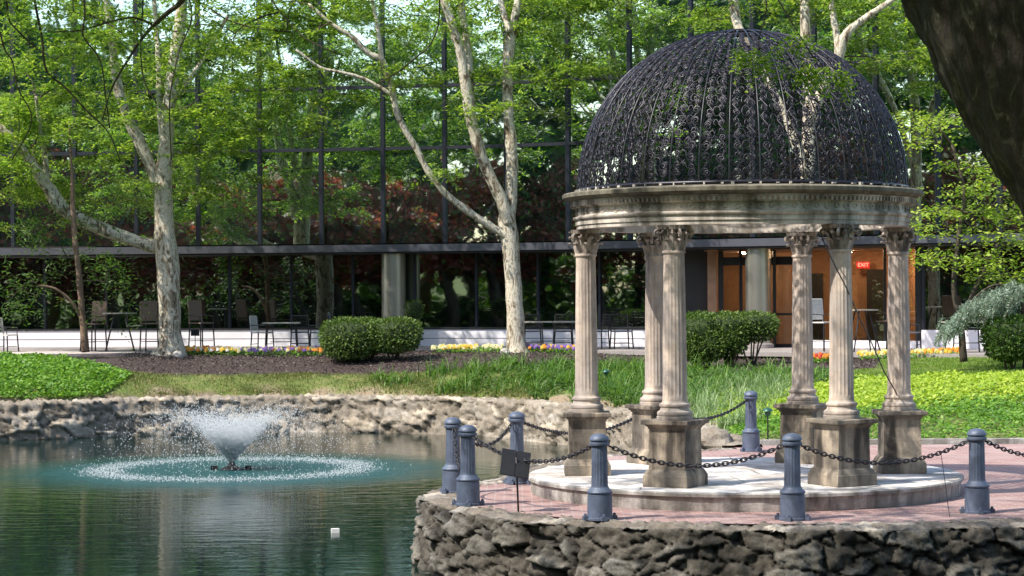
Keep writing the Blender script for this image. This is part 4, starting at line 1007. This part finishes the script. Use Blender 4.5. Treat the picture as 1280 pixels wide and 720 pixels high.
shrub('clipped_shrub', [(pc(872, 421, 50.3), (32 / s_, 0.7, 30 / s_)), (pc(880, 432, 50.2), (30 / s_, 0.7, 20 / s_)), (pc(912, 424, 50.3), (24 / s_, 0.6, 20 / s_)), (pc(905, 414, 50.4), (34 / s_, 0.7, 23 / s_)), (pc(940, 408, 50.5), (34 / s_, 0.6, 18 / s_))], HEDGE, 'clipped flat-topped green shrub seen between the gazebo columns before the doors', 15000, 0.06)
s_ = F / 44.6
shrub('round_shrub', [(pc(1262, 422, 44.6), (34 / s_, 0.6, 28 / s_))], LEAF_DARK, 'dark rounded shrub under the weeping cedar at the right edge', 22000, 0.06, group=None)
for px, py, Y_, r_ in ((518, 388, 58.3, 12), ):
    s_ = F / Y_; shrub('potted_shrub', [(pc(px, py, Y_), (r_ / s_, r_ / s_, 13 / s_))], HEDGE, 'small round potted shrub right of the round metal pillar', 9000, group=None)

BANK = leafmat('leaf_bank', [(0, (0.06, 0.09, 0.02)), (0.5, (0.13, 0.17, 0.04)), (0.8, (0.22, 0.24, 0.07)), (1, (0.30, 0.23, 0.12))], 0.25)
# ------------------------------------------------------------------ low planting
def scatter(n, x0, x1, y0, y1, test):
    X = rng.uniform(x0, x1, n); Yv = rng.uniform(y0, y1, n); k = test(X, Yv); X, Yv = X[k], Yv[k]; return X, Yv, ground_z(X, Yv)
def cover(name, X, Yv, Z, ll, mat, label, hgt=0.14, lump=1.0):
    n = len(X); nz = np.array([noise.noise((x * 1.6, y * 1.6, 4)) for x, y in zip(X, Yv)])
    P = np.stack([X, Yv, Z + hgt * (0.55 + 0.6 * nz) * (0.35 + 0.65 * rng.random(n))], -1)
    az = rng.random(n) * 2 * PI; D = unit(np.stack([np.cos(az), np.sin(az), rng.normal(0.15, 0.35, n)], -1)); Nn = unit(np.array([0, -0.25, 1.0]) + rng.normal(0, 0.4, (n, 3)))
    s = 0.6 + 0.8 * rng.random(n); V, Fc = leaf_quads(P, D, Nn, ll * s, ll * 0.62 * s)
    o = raw(name, V, Fc, mat); return tag(o, label, 'ground cover', None, 'stuff')
def far_ok(X, Y): return ~inside(POND, X, Y) & ~inside(TERRP, X, Y) & (np.minimum(dist(POND, X, Y), dist(TERRP, X, Y)) > 0.25)
LX = [3.2, 5, 7, 9, 12, 20]; LYF = [41.5, 44.5, 44.3, 43.0, 42.0, 42.0]
def lime_edge(X): return np.interp(X, LX, LYF)
X, Yv, Z = scatter(95000, 3.3, 13, 33.9, 46, lambda X, Y: far_ok(X, Y) & (Y < lime_edge(X) + 0.4 * np.sin(X * 3)) & (X > 3.6 + 0.0 * Y) & (X / Y < 0.262) & ((Y > 35.6 + 0.6 * np.sin(X * 1.3)) | (rng.random(X.shape) < 0.5)))
front = Yv < 37.0 + 0.5 * np.sin(X * 1.7) + rng.normal(0, 0.5, len(X))
cover('ground_cover', X[~front], Yv[~front], Z[~front], 0.075, COVER_LIME, 'bright lime green ground cover spreading behind the gazebo')
cover('ground_cover', X[front], Yv[front], Z[front], 0.07, COVER_GREEN, 'darker green low ground cover along the brick paving behind the gazebo')
X, Yv, Z = scatter(40000, -15, -8.6, 47.6, 54.2, lambda X, Y: far_ok(X, Y) & (Y < 54.2 - 0.95 * np.clip(X + 12.0, 0, 9)) & (X < -9.0 - 0.5 * np.abs(Y - 51) * 0.4))
cover('ground_cover', X, Yv, Z, 0.085, COVER_GREEN, 'sunlit leafy green ground cover on the left bank below the path', 0.16)
def blades(name, X, Yv, Z, L, Wd, mat, label, lean=0.5, cat='grass', seg=3):
    n = len(X); az = rng.random(n) * 2 * PI; ln = L * (0.55 + 0.7 * rng.random(n)); le = lean * (0.3 + rng.random(n)); V = np.empty((n, (seg + 1) * 2, 3))
    sx, sy = -np.sin(az), np.cos(az); 
    for k in range(seg + 1):
        t = k / seg; out = le * ln * t * t; h = ln * (t - 0.42 * le * t * t * 1.2); ww = Wd * (1 - 0.85 * t ** 1.5) / 2
        for s, j in ((-1, 0), (1, 1)):
            V[:, k * 2 + j, 0] = X + np.cos(az) * out + sx * ww * s; V[:, k * 2 + j, 1] = Yv + np.sin(az) * out + sy * ww * s; V[:, k * 2 + j, 2] = Z - 0.01 + h
    base = (np.arange(n) * (seg + 1) * 2)[:, None]
    Fc = np.concatenate([base + np.array([k * 2, k * 2 + 1, k * 2 + 3, k * 2 + 2]) for k in range(seg)])
    o = raw(name, V.reshape(-1, 3), Fc, mat); return tag(o, label, cat, None, 'stuff')
def clumps(nc, per, x0, x1, y0, y1, test, rad=0.16):
    X, Yv, _ = scatter(nc, x0, x1, y0, y1, test); X = X.repeat(per) + rng.normal(0, rad, len(X) * per); Yv = Yv.repeat(per) + rng.normal(0, rad, len(Yv) * per)
    k = far_ok(X, Yv); X, Yv = X[k], Yv[k]; return X, Yv, ground_z(X, Yv)
# day-lily like clumps on the far bank and down the slope behind the gazebo
X, Yv, Z = scatter(26000, -3.5, 7.0, 41.5, 51.6, lambda X, Y: far_ok(X, Y) & (Y < mulch_y(X) + 0.2) & (Y > lime_edge(X) - 0.8) & (np.sin(X * 3 + Y) + np.sin(Y * 2.3 - X * 1.7) > -0.6) & (X > -1 + 0 * Y))
cover('ground_cover', X, Yv, Z, 0.085, LEAF_DARK, 'mixed dark green weeds between the strappy clumps on the bank', 0.22)
X, Yv, Z = clumps(400, 34, -3.2, 7.6, 41.5, 51.5, lambda X, Y: far_ok(X, Y) & (Y < mulch_y(X) + 0.3) & (Y > lime_edge(X) - 0.5) & ((X > -1) | (rng.random(X.shape) < 0.55)) & (X < 6.6 + 0.0 * Y))
blades('tall_grass', X, Yv, Z, 0.50, 0.026, BLADE, 'strappy bright green clumps along the far bank left of and behind the gazebo', 1.3)
X, Yv, Z = clumps(230, 26, 2.6, 6.4, 36.5, 45, lambda X, Y: far_ok(X, Y) & (X < 3.9 + (Y - 36) * 0.22) & (X > 2.0), 0.16)
blades('tall_grass', X, Yv, Z, 0.42, 0.02, BLADE_PALE, 'pale variegated strappy foliage above the pond wall behind the gazebo', 1.0)
X, Yv, Z = scatter(90000, -9.8, 1.5, 47.6, 52.4, lambda X, Y: far_ok(X, Y) & (Y < mulch_y(X) + 0.2) & (rng.random(X.shape) < 0.6 + 0.4 * np.sin(X * 2.1 + 2 * np.sin(Y * 2))))
blades('grass', X, Yv, Z, 0.08, 0.014, BANK, 'thin patchy grass strip on the far bank between wall and mulch', 0.6, seg=2)
X, Yv, Z = scatter(80000, 6.0, 13.6, 42, 53.2, lambda X, Y: far_ok(X, Y) & (Y < mulch_y(X) + 0.1) & (Y > lime_edge(X) - 0.3))
blades('grass', X, Yv, Z, 0.06, 0.012, LAWN, 'short mown lawn behind the lime ground cover at the right', 0.6, seg=2)

# loose bark chips of the mulch
X, Yv, Z = scatter(60000, -9.8, 11, 46.5, 56.4, lambda X, Y: far_ok(X, Y) & (Y > mulch_y(X) + 0.1) & (Y < 56.6))
C = np.stack([X, Yv, Z + 0.012 + 0.02 * rng.random(len(X))], -1); az = rng.random(len(X)) * 2 * PI
V, Fc = leaf_quads(C, unit(np.stack([np.cos(az), np.sin(az), rng.normal(0.2, 0.35, len(X))], -1)), unit(rng.normal(0, 0.5, C.shape) + np.array([0, -0.2, 1])), 0.06 * (0.4 + rng.random(len(X))), 0.026 * (0.5 + rng.random(len(X))))
o = raw('mulch', V, Fc, leafmat('mulch_chip', [(0, (0.02, 0.013, 0.012)), (0.6, (0.07, 0.048, 0.045)), (0.95, (0.10, 0.075, 0.07)), (1, (0.26, 0.20, 0.16))], 0.0)); tag(o, 'dark brown bark mulch strewn over the bed before the building', 'mulch', None, 'stuff')
# flower beds
def flowers(px0, px1, py, Y_, n, colors, label):
    root = empty('flower_bed', (at((px0 + px1) / 2, py, Y_).x, Y_, gz(at((px0 + px1) / 2, py, Y_).x, Y_)), 0, label, 'flowers'); root['kind'] = 'stuff'
    x0 = at(px0, py, Y_).x; x1 = at(px1, py, Y_).x; org = np.array(root.location)
    X = rng.uniform(x0, x1, n * 9); Yv = Y_ + rng.uniform(-0.35, 0.35, n * 9); Z = ground_z(X, Yv) + rng.random(n * 9) * 0.13
    P = np.stack([X, Yv, Z], -1); V, Fc = leaf_quads(P, unit(rng.normal(0, 1, P.shape)), unit(rng.normal(0, .5, P.shape) + np.array([0, -.3, 1])), 0.09 * np.ones(len(P)), 0.05 * np.ones(len(P)))
    raw('leaves', V - org, Fc, COVER_GREEN, root)
    hue = rng.random(len(colors)); k0 = 0
    for ci, col in enumerate(colors):
        m = n; c0 = rng.uniform(x0, x1, 3); X = np.clip(rng.choice(c0, m) + rng.normal(0, (x1 - x0) * 0.14, m), x0, x1); Yv = Y_ + rng.uniform(-0.35, 0.3, m); Z = ground_z(X, Yv) + 0.13 + rng.random(m) * 0.07
        P = np.stack([X, Yv, Z], -1); parts = []
        for a in range(5):
            aa = a * 2 * PI / 5; D = np.tile(np.array([[math.cos(aa), 0.2, math.sin(aa)]]), (m, 1)); parts.append(leaf_quads(P, unit(D), unit(np.tile(np.array([[0, -1.0, 0.35]]), (m, 1))), 0.05 * np.ones(m), 0.045 * np.ones(m)))
        V, Fc = join(parts); raw('petals', V - org, Fc, col, root)
pal = {k: simple('petal_' + k, c, 0.6, 0, 0.1, 3, 0) for k, c in dict(yellow=(0.75, 0.5, 0.05), white=(0.8, 0.78, 0.72), orange=(0.75, 0.28, 0.03), purple=(0.22, 0.13, 0.40), red=(0.6, 0.05, 0.03), cream=(0.75, 0.7, 0.35)).items()}
flowers(232, 300, 436, 55.3, 45, [pal['yellow'], pal['white'], pal['orange']], 'bed of yellow and orange pansies beside the left plane tree')
flowers(300, 402, 437, 55.2, 45, [pal['orange'], pal['cream'], pal['purple']], 'bed of orange, cream and purple pansies left of the two-lobed clipped shrub')
flowers(541, 632, 440, 55.2, 40, [pal['yellow'], pal['cream'], pal['cream']], 'bed of pale yellow pansies left of the middle plane tree')
flowers(655, 722, 436, 55.2, 45, [pal['purple'], pal['purple'], pal['orange'], pal['yellow']], 'bed of purple and orange pansies right of the middle plane tree')
flowers(1000, 1045, 436, 50.5, 30, [pal['red'], pal['orange']], 'bed of red flowers behind the right-hand gazebo columns')
flowers(1075, 1200, 440, 50.8, 55, [pal['yellow'], pal['cream'], pal['orange']], 'bed of yellow pansies by the white base at the right of the gazebo')

# rocks, small fixtures
def rock(px, Y_, s, mat, label, z=None):
    q = at(px, 440, Y_); b = bmesh.new(); bmesh.ops.create_icosphere(b, subdivisions=3, radius=s)
    for v in b.verts: v.co *= 1 + 0.35 * noise.noise(v.co * (2.2 / s) * 0.6); v.co.z *= 0.75
    me = bpy.data.meshes.new('rock'); b.to_mesh(me); b.free(); me.materials.append(mat); o = bpy.data.objects.new('rock', me); COL.objects.link(o); o.location = (q.x, Y_, (gz(q.x, Y_) if z is None else z) + s * 0.4); tag(o, label, 'rock')
rock(223, 54.4, 0.15, STONE_PLAT, 'pale grey rock at the foot of the left plane tree')
rock(632, 54.4, 0.13, STONE_PLAT, 'pale rock at the foot of the middle plane tree')
rock(893, 33.6, 0.34, ROCK_FAR, 'large grey boulder at the wall end beside the small far bollard', -0.1)
rock(918, 33.75, 0.24, ROCK_FAR, 'smaller grey boulder touching the kerb beside the small far bollard', -0.1)
def path_light(p, h, label):
    r = empty('garden_light', p, 0, label, 'light fixture'); b = MB(); b.tube([(0, 0, 0), (0, 0, h)], 0.012, 8); b.build('stake', BLACK, r)
    b = MB(); b.lathe([(0.03, h - 0.02), (0.045, h), (0.05, h + 0.05), (0.085, h + 0.055), (0.07, h + 0.085), (0.02, h + 0.11)], 16); b.build('head', GREENM, r, 'auto')
q = on(957, 562, 0.02); path_light(Vector((4.0, 33.9, gz(4.0, 33.9))), 0.42, 'small green garden light on a stake between the far bollard and the gazebo')
q = at(725, 480, 45.0); path_light(Vector((2.0, 46.2, gz(2.0, 46.2))), 0.40, 'small green garden light among the grass behind the left gazebo column')
q = at(244, 430, 55.6); r = empty('plant_marker', (q.x, 55.6, gz(q.x, 55.6)), 0, 'small black marker on a stake beside the left plane tree', 'sign'); b = MB(); b.tube([(0, 0, 0), (0, 0, 0.55)], 0.01, 6); b.build('stake', BLACK, r); b = MB(); b.box((0, 0, 0.55), (0.22, 0.03, 0.16)); b.build('plate', BLACK, r)

# ------------------------------------------------------------------ patio furniture
PAT = 0.927
def leg(r, x, y, h, mat, splay=0.03, name='leg'):
    b = MB(); b.tube([(x * (1 + splay * 4), y * (1 + splay * 4), 0), (x, y, h)], 0.019, 6); b.build(name, mat, r)
def make_chair(mat, seatmat, h=0.45, back=0.45, slat=True):
    r = empty('patio_chair', (0, 0, 0)); w2 = 0.23
    for sx in (-1, 1):
        for sy in (-1, 1): leg(r, sx * w2, sy * 0.21, h, mat)
    b = MB(); b.box((0, 0, h + 0.012), (0.50, 0.46, 0.03)); b.build('seat', seatmat, r)
    b = MB()
    for sx in (-1, 1): b.tube([(sx * w2, 0.22, h), (sx * w2, 0.27, h + back)], 0.02, 6)
    b.tube([(-w2, 0.27, h + back), (w2, 0.27, h + back)], 0.02, 6); b.tube([(-w2, 0.235, h + 0.14), (w2, 0.235, h + 0.14)], 0.012, 6)
    if slat:
        for k in range(1, 8): x = -w2 + k * w2 / 4; b.tube([(x, 0.235, h + 0.14), (x, 0.27, h + back)], 0.007, 4)
        for k in range(1, 4): zz = h + 0.14 + k * (back - 0.14) / 4; b.tube([(-w2, 0.235 + k * .009, zz), (w2, 0.235 + k * .009, zz)], 0.007, 4)
    else: b.box((0, 0.25, h + 0.08 + (back - 0.08) / 2), (0.46, 0.02, back - 0.08), Matrix.Rotation(-0.08, 3, 'X'))
    b.build('backrest', seatmat if not slat else mat, r)
    for sx in (-1, 1):
        b = MB(); b.tube([(sx * w2, -0.2, h), (sx * (w2 + .02), -0.2, h + 0.2), (sx * (w2 + .02), 0.24, h + 0.22)], 0.012, 6); b.build('armrest', mat, r)
    b = MB(); b.tube([(-w2, -0.2, h * 0.35), (w2, -0.2, h * 0.35)], 0.01, 5); b.tube([(-w2, 0.2, h * 0.35), (w2, 0.2, h * 0.35)], 0.01, 5); b.build('stretcher', mat, r)
    return r
def make_table(wx, wy, h, round_=False):
    r = empty('patio_table', (0, 0, 0)); b = MB()
    if round_: b.lathe([(wx / 2, h - 0.03), (wx / 2, h)], 32)
    else: b.box((0, 0, h - 0.015), (wx, wy, 0.03))
    b.build('tabletop', TABLETOP, r)
    for sx in (-1, 1):
        for sy in (-1, 1):
            b = MB(); b.tube([(sx * wx * 0.42, sy * wy * 0.4, 0), (sx * wx * (0.16 if round_ else 0.38), sy * wy * (0.16 if round_ else 0.36), h - 0.03)], 0.018, 6); b.build('leg', BLACK, r)
    b = MB(); b.tube([(-wx * .3, 0, h * .3), (wx * .3, 0, h * .3)], 0.012, 5); b.build('stretcher', BLACK, r)
    return r
protos = {}
def place(kind, maker, px, Y_, rz, label, cat, group):
    if kind in protos: o = copy_tree(protos[kind])
    else: o = protos[kind] = maker()
    q = at(px, 432, Y_); o.location = (q.x, Y_, PAT); o.rotation_euler = (0, 0, rz); tag(o, label, cat, group)
G1 = 'dark metal chairs on the patio'; G2 = 'tall woven bar chairs'
dark = lambda: make_chair(BLACK, CH_GREY); white = lambda: make_chair(BLACK, CH_WHITE, slat=False); bar = lambda: make_chair(BLACK, CH_BROWN, 0.72, 0.60, False)
place('white', white, 7, 57.2, 1.2, 'white-backed patio chair cut off by the left edge', 'chair', 'white-backed chairs')
place('white', white, 328, 58.3, 1.3, 'white-backed patio chair at the table left of the two-lobed shrub', 'chair', 'white-backed chairs')
place('bar', bar, 117, 57.9, -0.5, 'tall brown woven bar chair just right of the slender red-brown tree', 'bar chair', G2)
place('bar', bar, 190, 57.9, 0.5, 'tall brown woven bar chair half hidden by the left plane tree trunk', 'bar chair', G2)
place('bar', bar, 252, 58.4, 0.9, 'tall dark bar chair standing right of the left plane tree trunk', 'bar chair', G2)
place('tallt', lambda: make_table(0.9, 0.9, 1.03, True), 150, 57.6, 0.2, 'tall round bar table between the brown woven chairs', 'table', None)
place('table', lambda: make_table(1.0, 0.8, 0.74), 352, 57.8, 0.05, 'small pale-topped patio table left of the two-lobed shrub', 'table', 'patio tables')
place('dark', dark, 375, 58.5, 0.1, 'dark lattice-back chair behind the table left of the two-lobed shrub', 'chair', G1)
place('dark', dark, 398, 57.8, -1.5, 'dark metal chair pushed against the two-lobed shrub', 'chair', G1)
place('ltable', lambda: make_table(1.7, 0.8, 0.74), 688, 56.6, 0.0, 'long pale-topped patio table between the middle plane tree and the gazebo', 'table', 'patio tables')
place('dark', dark, 666, 57.6, 0.1, 'dark metal chair nearest the middle plane tree trunk', 'chair', G1)
place('dark', dark, 704, 57.4, -0.1, 'dark lattice-back chair behind the long patio table', 'chair', G1)
place('dark', dark, 747, 56.9, -1.2, 'dark metal chair just right of the left gazebo column', 'chair', G1)
place('dark', dark, 777, 56.6, 0.2, 'dark metal chair midway between two left gazebo columns', 'chair', G1)
place('tallt2', lambda: make_table(0.8, 0.8, 1.03, True), 1078, 53.0, 0.2, 'tall round dark table before the orange hall window', 'table', None)
place('lightc', lambda: make_chair(BLACK, CH_WHITE, 0.70, 0.58, False), 1030, 53.4, 0.7, 'tall pale-backed chair seen between the right gazebo columns', 'bar chair', None)
place('bar', bar, 1112, 53.2, -0.8, 'tall brown chair behind the rightmost gazebo column', 'bar chair', G2)
place('dark', dark, 1137, 52.8, 1.2, 'dark metal chair just right of the rightmost gazebo column', 'chair', G1)
place('table', None, 1208, 51.6, 0.1, 'patio table under the lime-leaved tree left of the weeping cedar', 'table', 'patio tables')

# ------------------------------------------------------------------ big leaning tree at the right, close to the camera
Y = 9.0; root = empty('leaning_tree', (at(1720, 700, 9).x, Y, -0.25), 0, 'huge dark leaning trunk crossing the top right corner close by', 'tree')
def leanstem():
    pts = [(1720, 900, 240), (1650, 680, 185), (1545, 440, 165), (1425, 230, 152), (1345, 90, 152), (1275, -60, 150), (1190, -260, 135), (1050, -480, 110), (850, -700, 90), (600, -900, 60)]
    return stem(Y, pts, 1.5)
P_, R_ = leanstem(); P_[0] = (P_[0][0], P_[0][1], -0.4)
P2 = [P_[6], (P_[6][0] + 1.2, P_[6][1] + 2.5, P_[6][2] + 1.2), (P_[6][0] + 2.4, P_[6][1] + 6, P_[6][2] + 2.4), (P_[6][0] + 2.2, P_[6][1] + 10, P_[6][2] + 3.0)]
P3 = [P_[7], (P_[7][0] - 0.5, P_[7][1] + 3, P_[7][2] + 0.9), (P_[7][0] - 0.8, P_[7][1] + 7, P_[7][2] + 1.8), (P_[7][0] - 0.3, P_[7][1] + 11, P_[7][2] + 2.4)]
tw = [at(960, -40, 15.5), at(962, 0, 15.0), at(985, 40, 15), at(1010, 70, 15), at(1028, 100, 15)]
cl = []
for _ in range(230):
    x = random.uniform(-4.0, 8.5); y = random.uniform(8, 20); zz = random.uniform(7.2, 11.5)
    cl.append((x, y, zz))
cl += [(random.uniform(-7, 2.5), random.uniform(6, 11.5), random.uniform(6.0, 9.5)) for _ in range(130)]  # unseen leaf clusters added towards the sun to shade the trunk
cl += [(random.uniform(-9, 0), random.uniform(17, 22), random.uniform(7, 10)) for _ in range(12)]  # few more out of view, added to shade front wall and gazebo
big = cluster_fronds(cl, 12, 0.5, 8, 0.12, 0.055, 0.5, 0.5, 0.5)
tipcl = [tuple(at(x, y, 15)) for x, y in ((1000, 48), (1020, 92), (1035, 100), (1008, 88), (925, 62), (935, 75), (990, 85), (1045, 88), (955, 70), (980, 60))]
sm = cluster_fronds(tipcl, 9, 0.14, 7, 0.05, 0.022, 0.9, 0.6, 0.04)
P4 = [P_[8], at(930, -260, 14), at(945, -120, 14.8), at(952, -30, 15), at(958, 10, 15), at(948, 50, 15)]
P5 = [at(955, -30, 15), at(985, 20, 15), at(1003, 50, 15), at(1025, 85, 15)]
grow(root, [(P_, R_), (P2, [0.32, .26, .2, .12]), (P3, [0.26, .22, .16, .1]), ([tuple(p) for p in P4], [0.15, .06, .02, .008, .005, .004]), ([tuple(p) for p in P5], [.006, .005, .004, .003])],
     cl, BARK_BIG, TWIG, [('crown', LEAF, join([big, sm]))], 150, 0.008, 0.30, 14)

tr_ = [c for c in root.children if c.name.startswith('trunk')][0]
co_ = [v.co.copy() for v in tr_.data.vertices]; no_ = [v.normal.copy() for v in tr_.data.vertices]
for k in range(min(len(co_), 150 * (14 * (len(P_) - 1) + 1))):
    c = co_[k]; q = Vector((c.x * 9, c.y * 9, c.z * 2.2 + c.x * 3)); co_[k] = c + no_[k] * (0.030 * (1 - 2 * abs(noise.noise(q))) + 0.014 * noise.fractal(q * 2.5, 0.8, 2.1, 4))
tr_.data.vertices.foreach_set('co', [x for c in co_ for x in c]); tr_.data.update()
# ------------------------------------------------------------------ near tree hanging into the upper left
Y = 13.0; root = empty('overhanging_tree', (-6.0, 12.5, -0.25), 0, 'near dark-twigged tree hanging its bare twigs and leaves into the upper left', 'tree')
trunk = ([(-6.0, 12.5, -0.4), (-5.9, 12.5, 2.5), (-5.6, 12.6, 5), (-5.0, 12.8, 7.5), (-4.2, 13, 9.5)], [0.32, 0.26, 0.22, 0.17, 0.1])
def tws(pts, Y_=13.0): return [tuple(at(x, y, Y_)) for x, y, r in pts], [r * 0.62 * Y_ / F for x, y, r in pts]
st = [trunk,
      ([(-5.4, 12.7, 5.6), (-3.6, 12.9, 5.6), tuple(at(330, -260, 13)), tuple(at(265, -70, 13)), tuple(at(232, -5, 13)), tuple(at(205, 20, 13)), tuple(at(180, 45, 13)), tuple(at(158, 78, 13)), tuple(at(140, 110, 13)), tuple(at(128, 150, 13))], [0.12, .06, .035, .021, .017, .014, .010, .007, .005, .003]),
      tws([(190, 30, 2.8), (165, 22, 2.2), (135, 28, 2), (100, 38, 1.8), (60, 40, 1.2)]), tws([(38, -30, 3), (45, 10, 2.6), (52, 45, 2.4), (58, 88, 2.2), (80, 108, 2), (110, 140, 1.8), (135, 165, 1.4), (150, 200, 1)]),
      tws([(8, -30, 2.4), (10, 20, 2), (24, 40, 1.8), (48, 62, 1.4), (70, 75, 1)]), tws([(104, -30, 2.2), (106, 20, 2), (104, 45, 1.8), (125, 75, 1.5), (132, 120, 1.2), (137, 160, 1)], 12.6), tws([(0, 40, 2), (6, 62, 1.8), (16, 78, 1.5), (22, 110, 1.2), (40, 150, 1), (15, 200, .8)], 12.8),
      tws([(228, -30, 2), (240, 20, 1.7), (225, 60, 1.6), (218, 90, 1.4), (212, 130, 1.2), (214, 200, .9)], 12.7), tws([(180, -30, 1.8), (178, 15, 1.6), (176, 60, 1.4), (180, 100, 1.2), (196, 130, .9)], 12.9),
      tws([(262, 10, 1.8), (285, 25, 1.6), (320, 35, 1.4), (365, 40, 1.1)], 13), tws([(550, -20, 1.8), (548, 30, 1.6), (536, 58, 1.4), (520, 72, 1.2), (495, 92, 1.0), (470, 105, .8)], 14), tws([(330, -20, 1.4), (350, 15, 1.3), (385, 50, 1.1), (430, 70, .8)], 13.5),
      ([tuple(at(265, -70, 13)), tuple(at(400, -90, 13.5)), tuple(at(548, -50, 14)), tuple(at(550, -15, 14))], [.02, .015, .008, .005]), ([tuple(at(265, -70, 13)), tuple(at(180, -60, 13)), tuple(at(104, -32, 12.8)), tuple(at(38, -34, 13)), tuple(at(0, -40, 13)), tuple(at(-10, 10, 12.8)), tuple(at(0, 42, 12.8))], [.02, .016, .014, .012, .009, .006, .005])]
cl = [tuple(at(random.uniform(-20, 330), random.uniform(-30, 110) * random.random() ** 0.3, random.uniform(12.2, 14))) for _ in range(46)]
cl += [tuple(at(random.uniform(330, 620), random.uniform(-40, 30), random.uniform(13, 14.5))) for _ in range(10)]
up = [(random.uniform(-8.5, -1.5), random.uniform(9.5, 17), random.uniform(6.2, 10.5)) for _ in range(110)]
grow(root, st, cl + up, BARK_DARK, TWIG, [('crown', LEAF, join([cluster_fronds(cl, 5, 0.17, 8, 0.042, 0.017, 0.7, 0.5, 0.07), cluster_fronds(up, 12, 0.4, 8, 0.1, 0.045, 0.5, 0.5, 0.4)]))], 8, 0.0016, 0.2)

# ------------------------------------------------------------------ woodland behind the camera (seen mirrored in the glass and the pond)
parts = []; redp = []; tk = MB()
def wood_tree(x, y, h, rcr, n, dst, leaf=0.34, low=0.25):
    m = 26
    for _ in range(m):
        a = random.random() * 2 * PI; t = random.random(); zz = h * (low + (1 - low) * t); rr = rcr * math.sin(PI * min(0.97, 0.12 + 0.85 * t)) ** 0.7 * random.random() ** 0.5
        dst.append(blob_leaves((x + rr * math.cos(a), y + rr * math.sin(a), zz), (1.5, 1.5, 0.7), n // m, leaf, leaf * 0.6))
    pts = [(x + 0.3 * math.sin(k * 2 + x), y, h * 0.9 * k / 5 - 0.2) for k in range(6)]; tk.tube(pts, [0.34, .30, .26, .2, .14, .06], 7)
    for _ in range(5):
        k = random.uniform(1.2, 3.5); p = Vector((x, y, h * 0.9 * k / 5)); a = random.random() * 2 * PI; tk.tube([p, p + Vector((math.cos(a) * 1.5, math.sin(a) * 1.5, 2)), p + Vector((math.cos(a) * 3, math.sin(a) * 3, 3.5))], [.14, .09, .04], 5)
def under(x, y, rx, ry, h, n, dst=None):
    (parts if dst is None else dst).append(blob_leaves((x, y, h * 0.45), (rx, ry, h * 0.55), n, 0.42, 0.26))
for row, (yy, hh, cnt) in enumerate(((-13, 17, 15), (-21, 22, 16), (-31, 27, 16))):
    for k in range(cnt):
        wood_tree(-44 + 88 * k / (cnt - 1) + random.uniform(-2, 2), yy + random.uniform(-3, 3), hh * random.uniform(0.85, 1.2), random.uniform(3.8, 5.2), 5200, parts, 0.46, 0.22)
for row, (xx, hh) in enumerate(((-36, 17), (-45, 24), (-55, 29))):
    for k in range(10):
        wood_tree(xx + random.uniform(-3, 3), -8 + 6.2 * k + random.uniform(-2, 2), hh * random.uniform(0.85, 1.2), random.uniform(3.8, 5.2), 5200, parts, 0.46, 0.22)
for k in range(34): under(-46 + 92 * k / 33, -30 + random.uniform(-5, 4), 4, 3, random.uniform(5, 9), 2600)
for k in range(22): under(-54 + random.uniform(-5, 4), -20 + 4 * k, 3, 4, random.uniform(5, 9), 2600)
for k in range(14): under(-40 + 80 * k / 13 + random.uniform(-2, 2), -9 + random.uniform(-2, 2), random.uniform(1.2, 2.5), 1.5, random.uniform(1.2, 2.2), 900)
for k in range(10): under(-33 + random.uniform(-2, 2), -5 + 5.5 * k, 1.6, random.uniform(1.2, 2.5), random.uniform(1.2, 2.2), 900)
for k in range(16):
    wood_tree(-30 + 60 * k / 15 + random.uniform(-1, 1), -6 + random.uniform(-1.5, 1), random.uniform(9, 11.0), 3.6, 4200, redp, 0.32, 0.32)
for k in range(11):
    wood_tree(-31 + random.uniform(-1.5, 1), -4 + 4.6 * k + random.uniform(-2, 2), random.uniform(8, 10), 3.2, 4200, redp, 0.32, 0.32)
V, Fc = join(parts); o = raw('woodland', V, Fc, LEAF_WOOD); tag(o, 'green wood on the near side of the pond, seen mirrored in the glass', 'wood', None, 'stuff')
V, Fc = join(redp); o2 = raw('maple_foliage', V, Fc, LEAF_RED); tag(o2, 'dark red maples on the near side of the pond, seen mirrored in the glass', 'trees', None, 'stuff')
o3 = tk.build('woodland_trunks', BARK_DARK, smooth=True); tag(o3, 'bare dark trunks of the wood on the near side of the pond', 'wood', None, 'stuff')
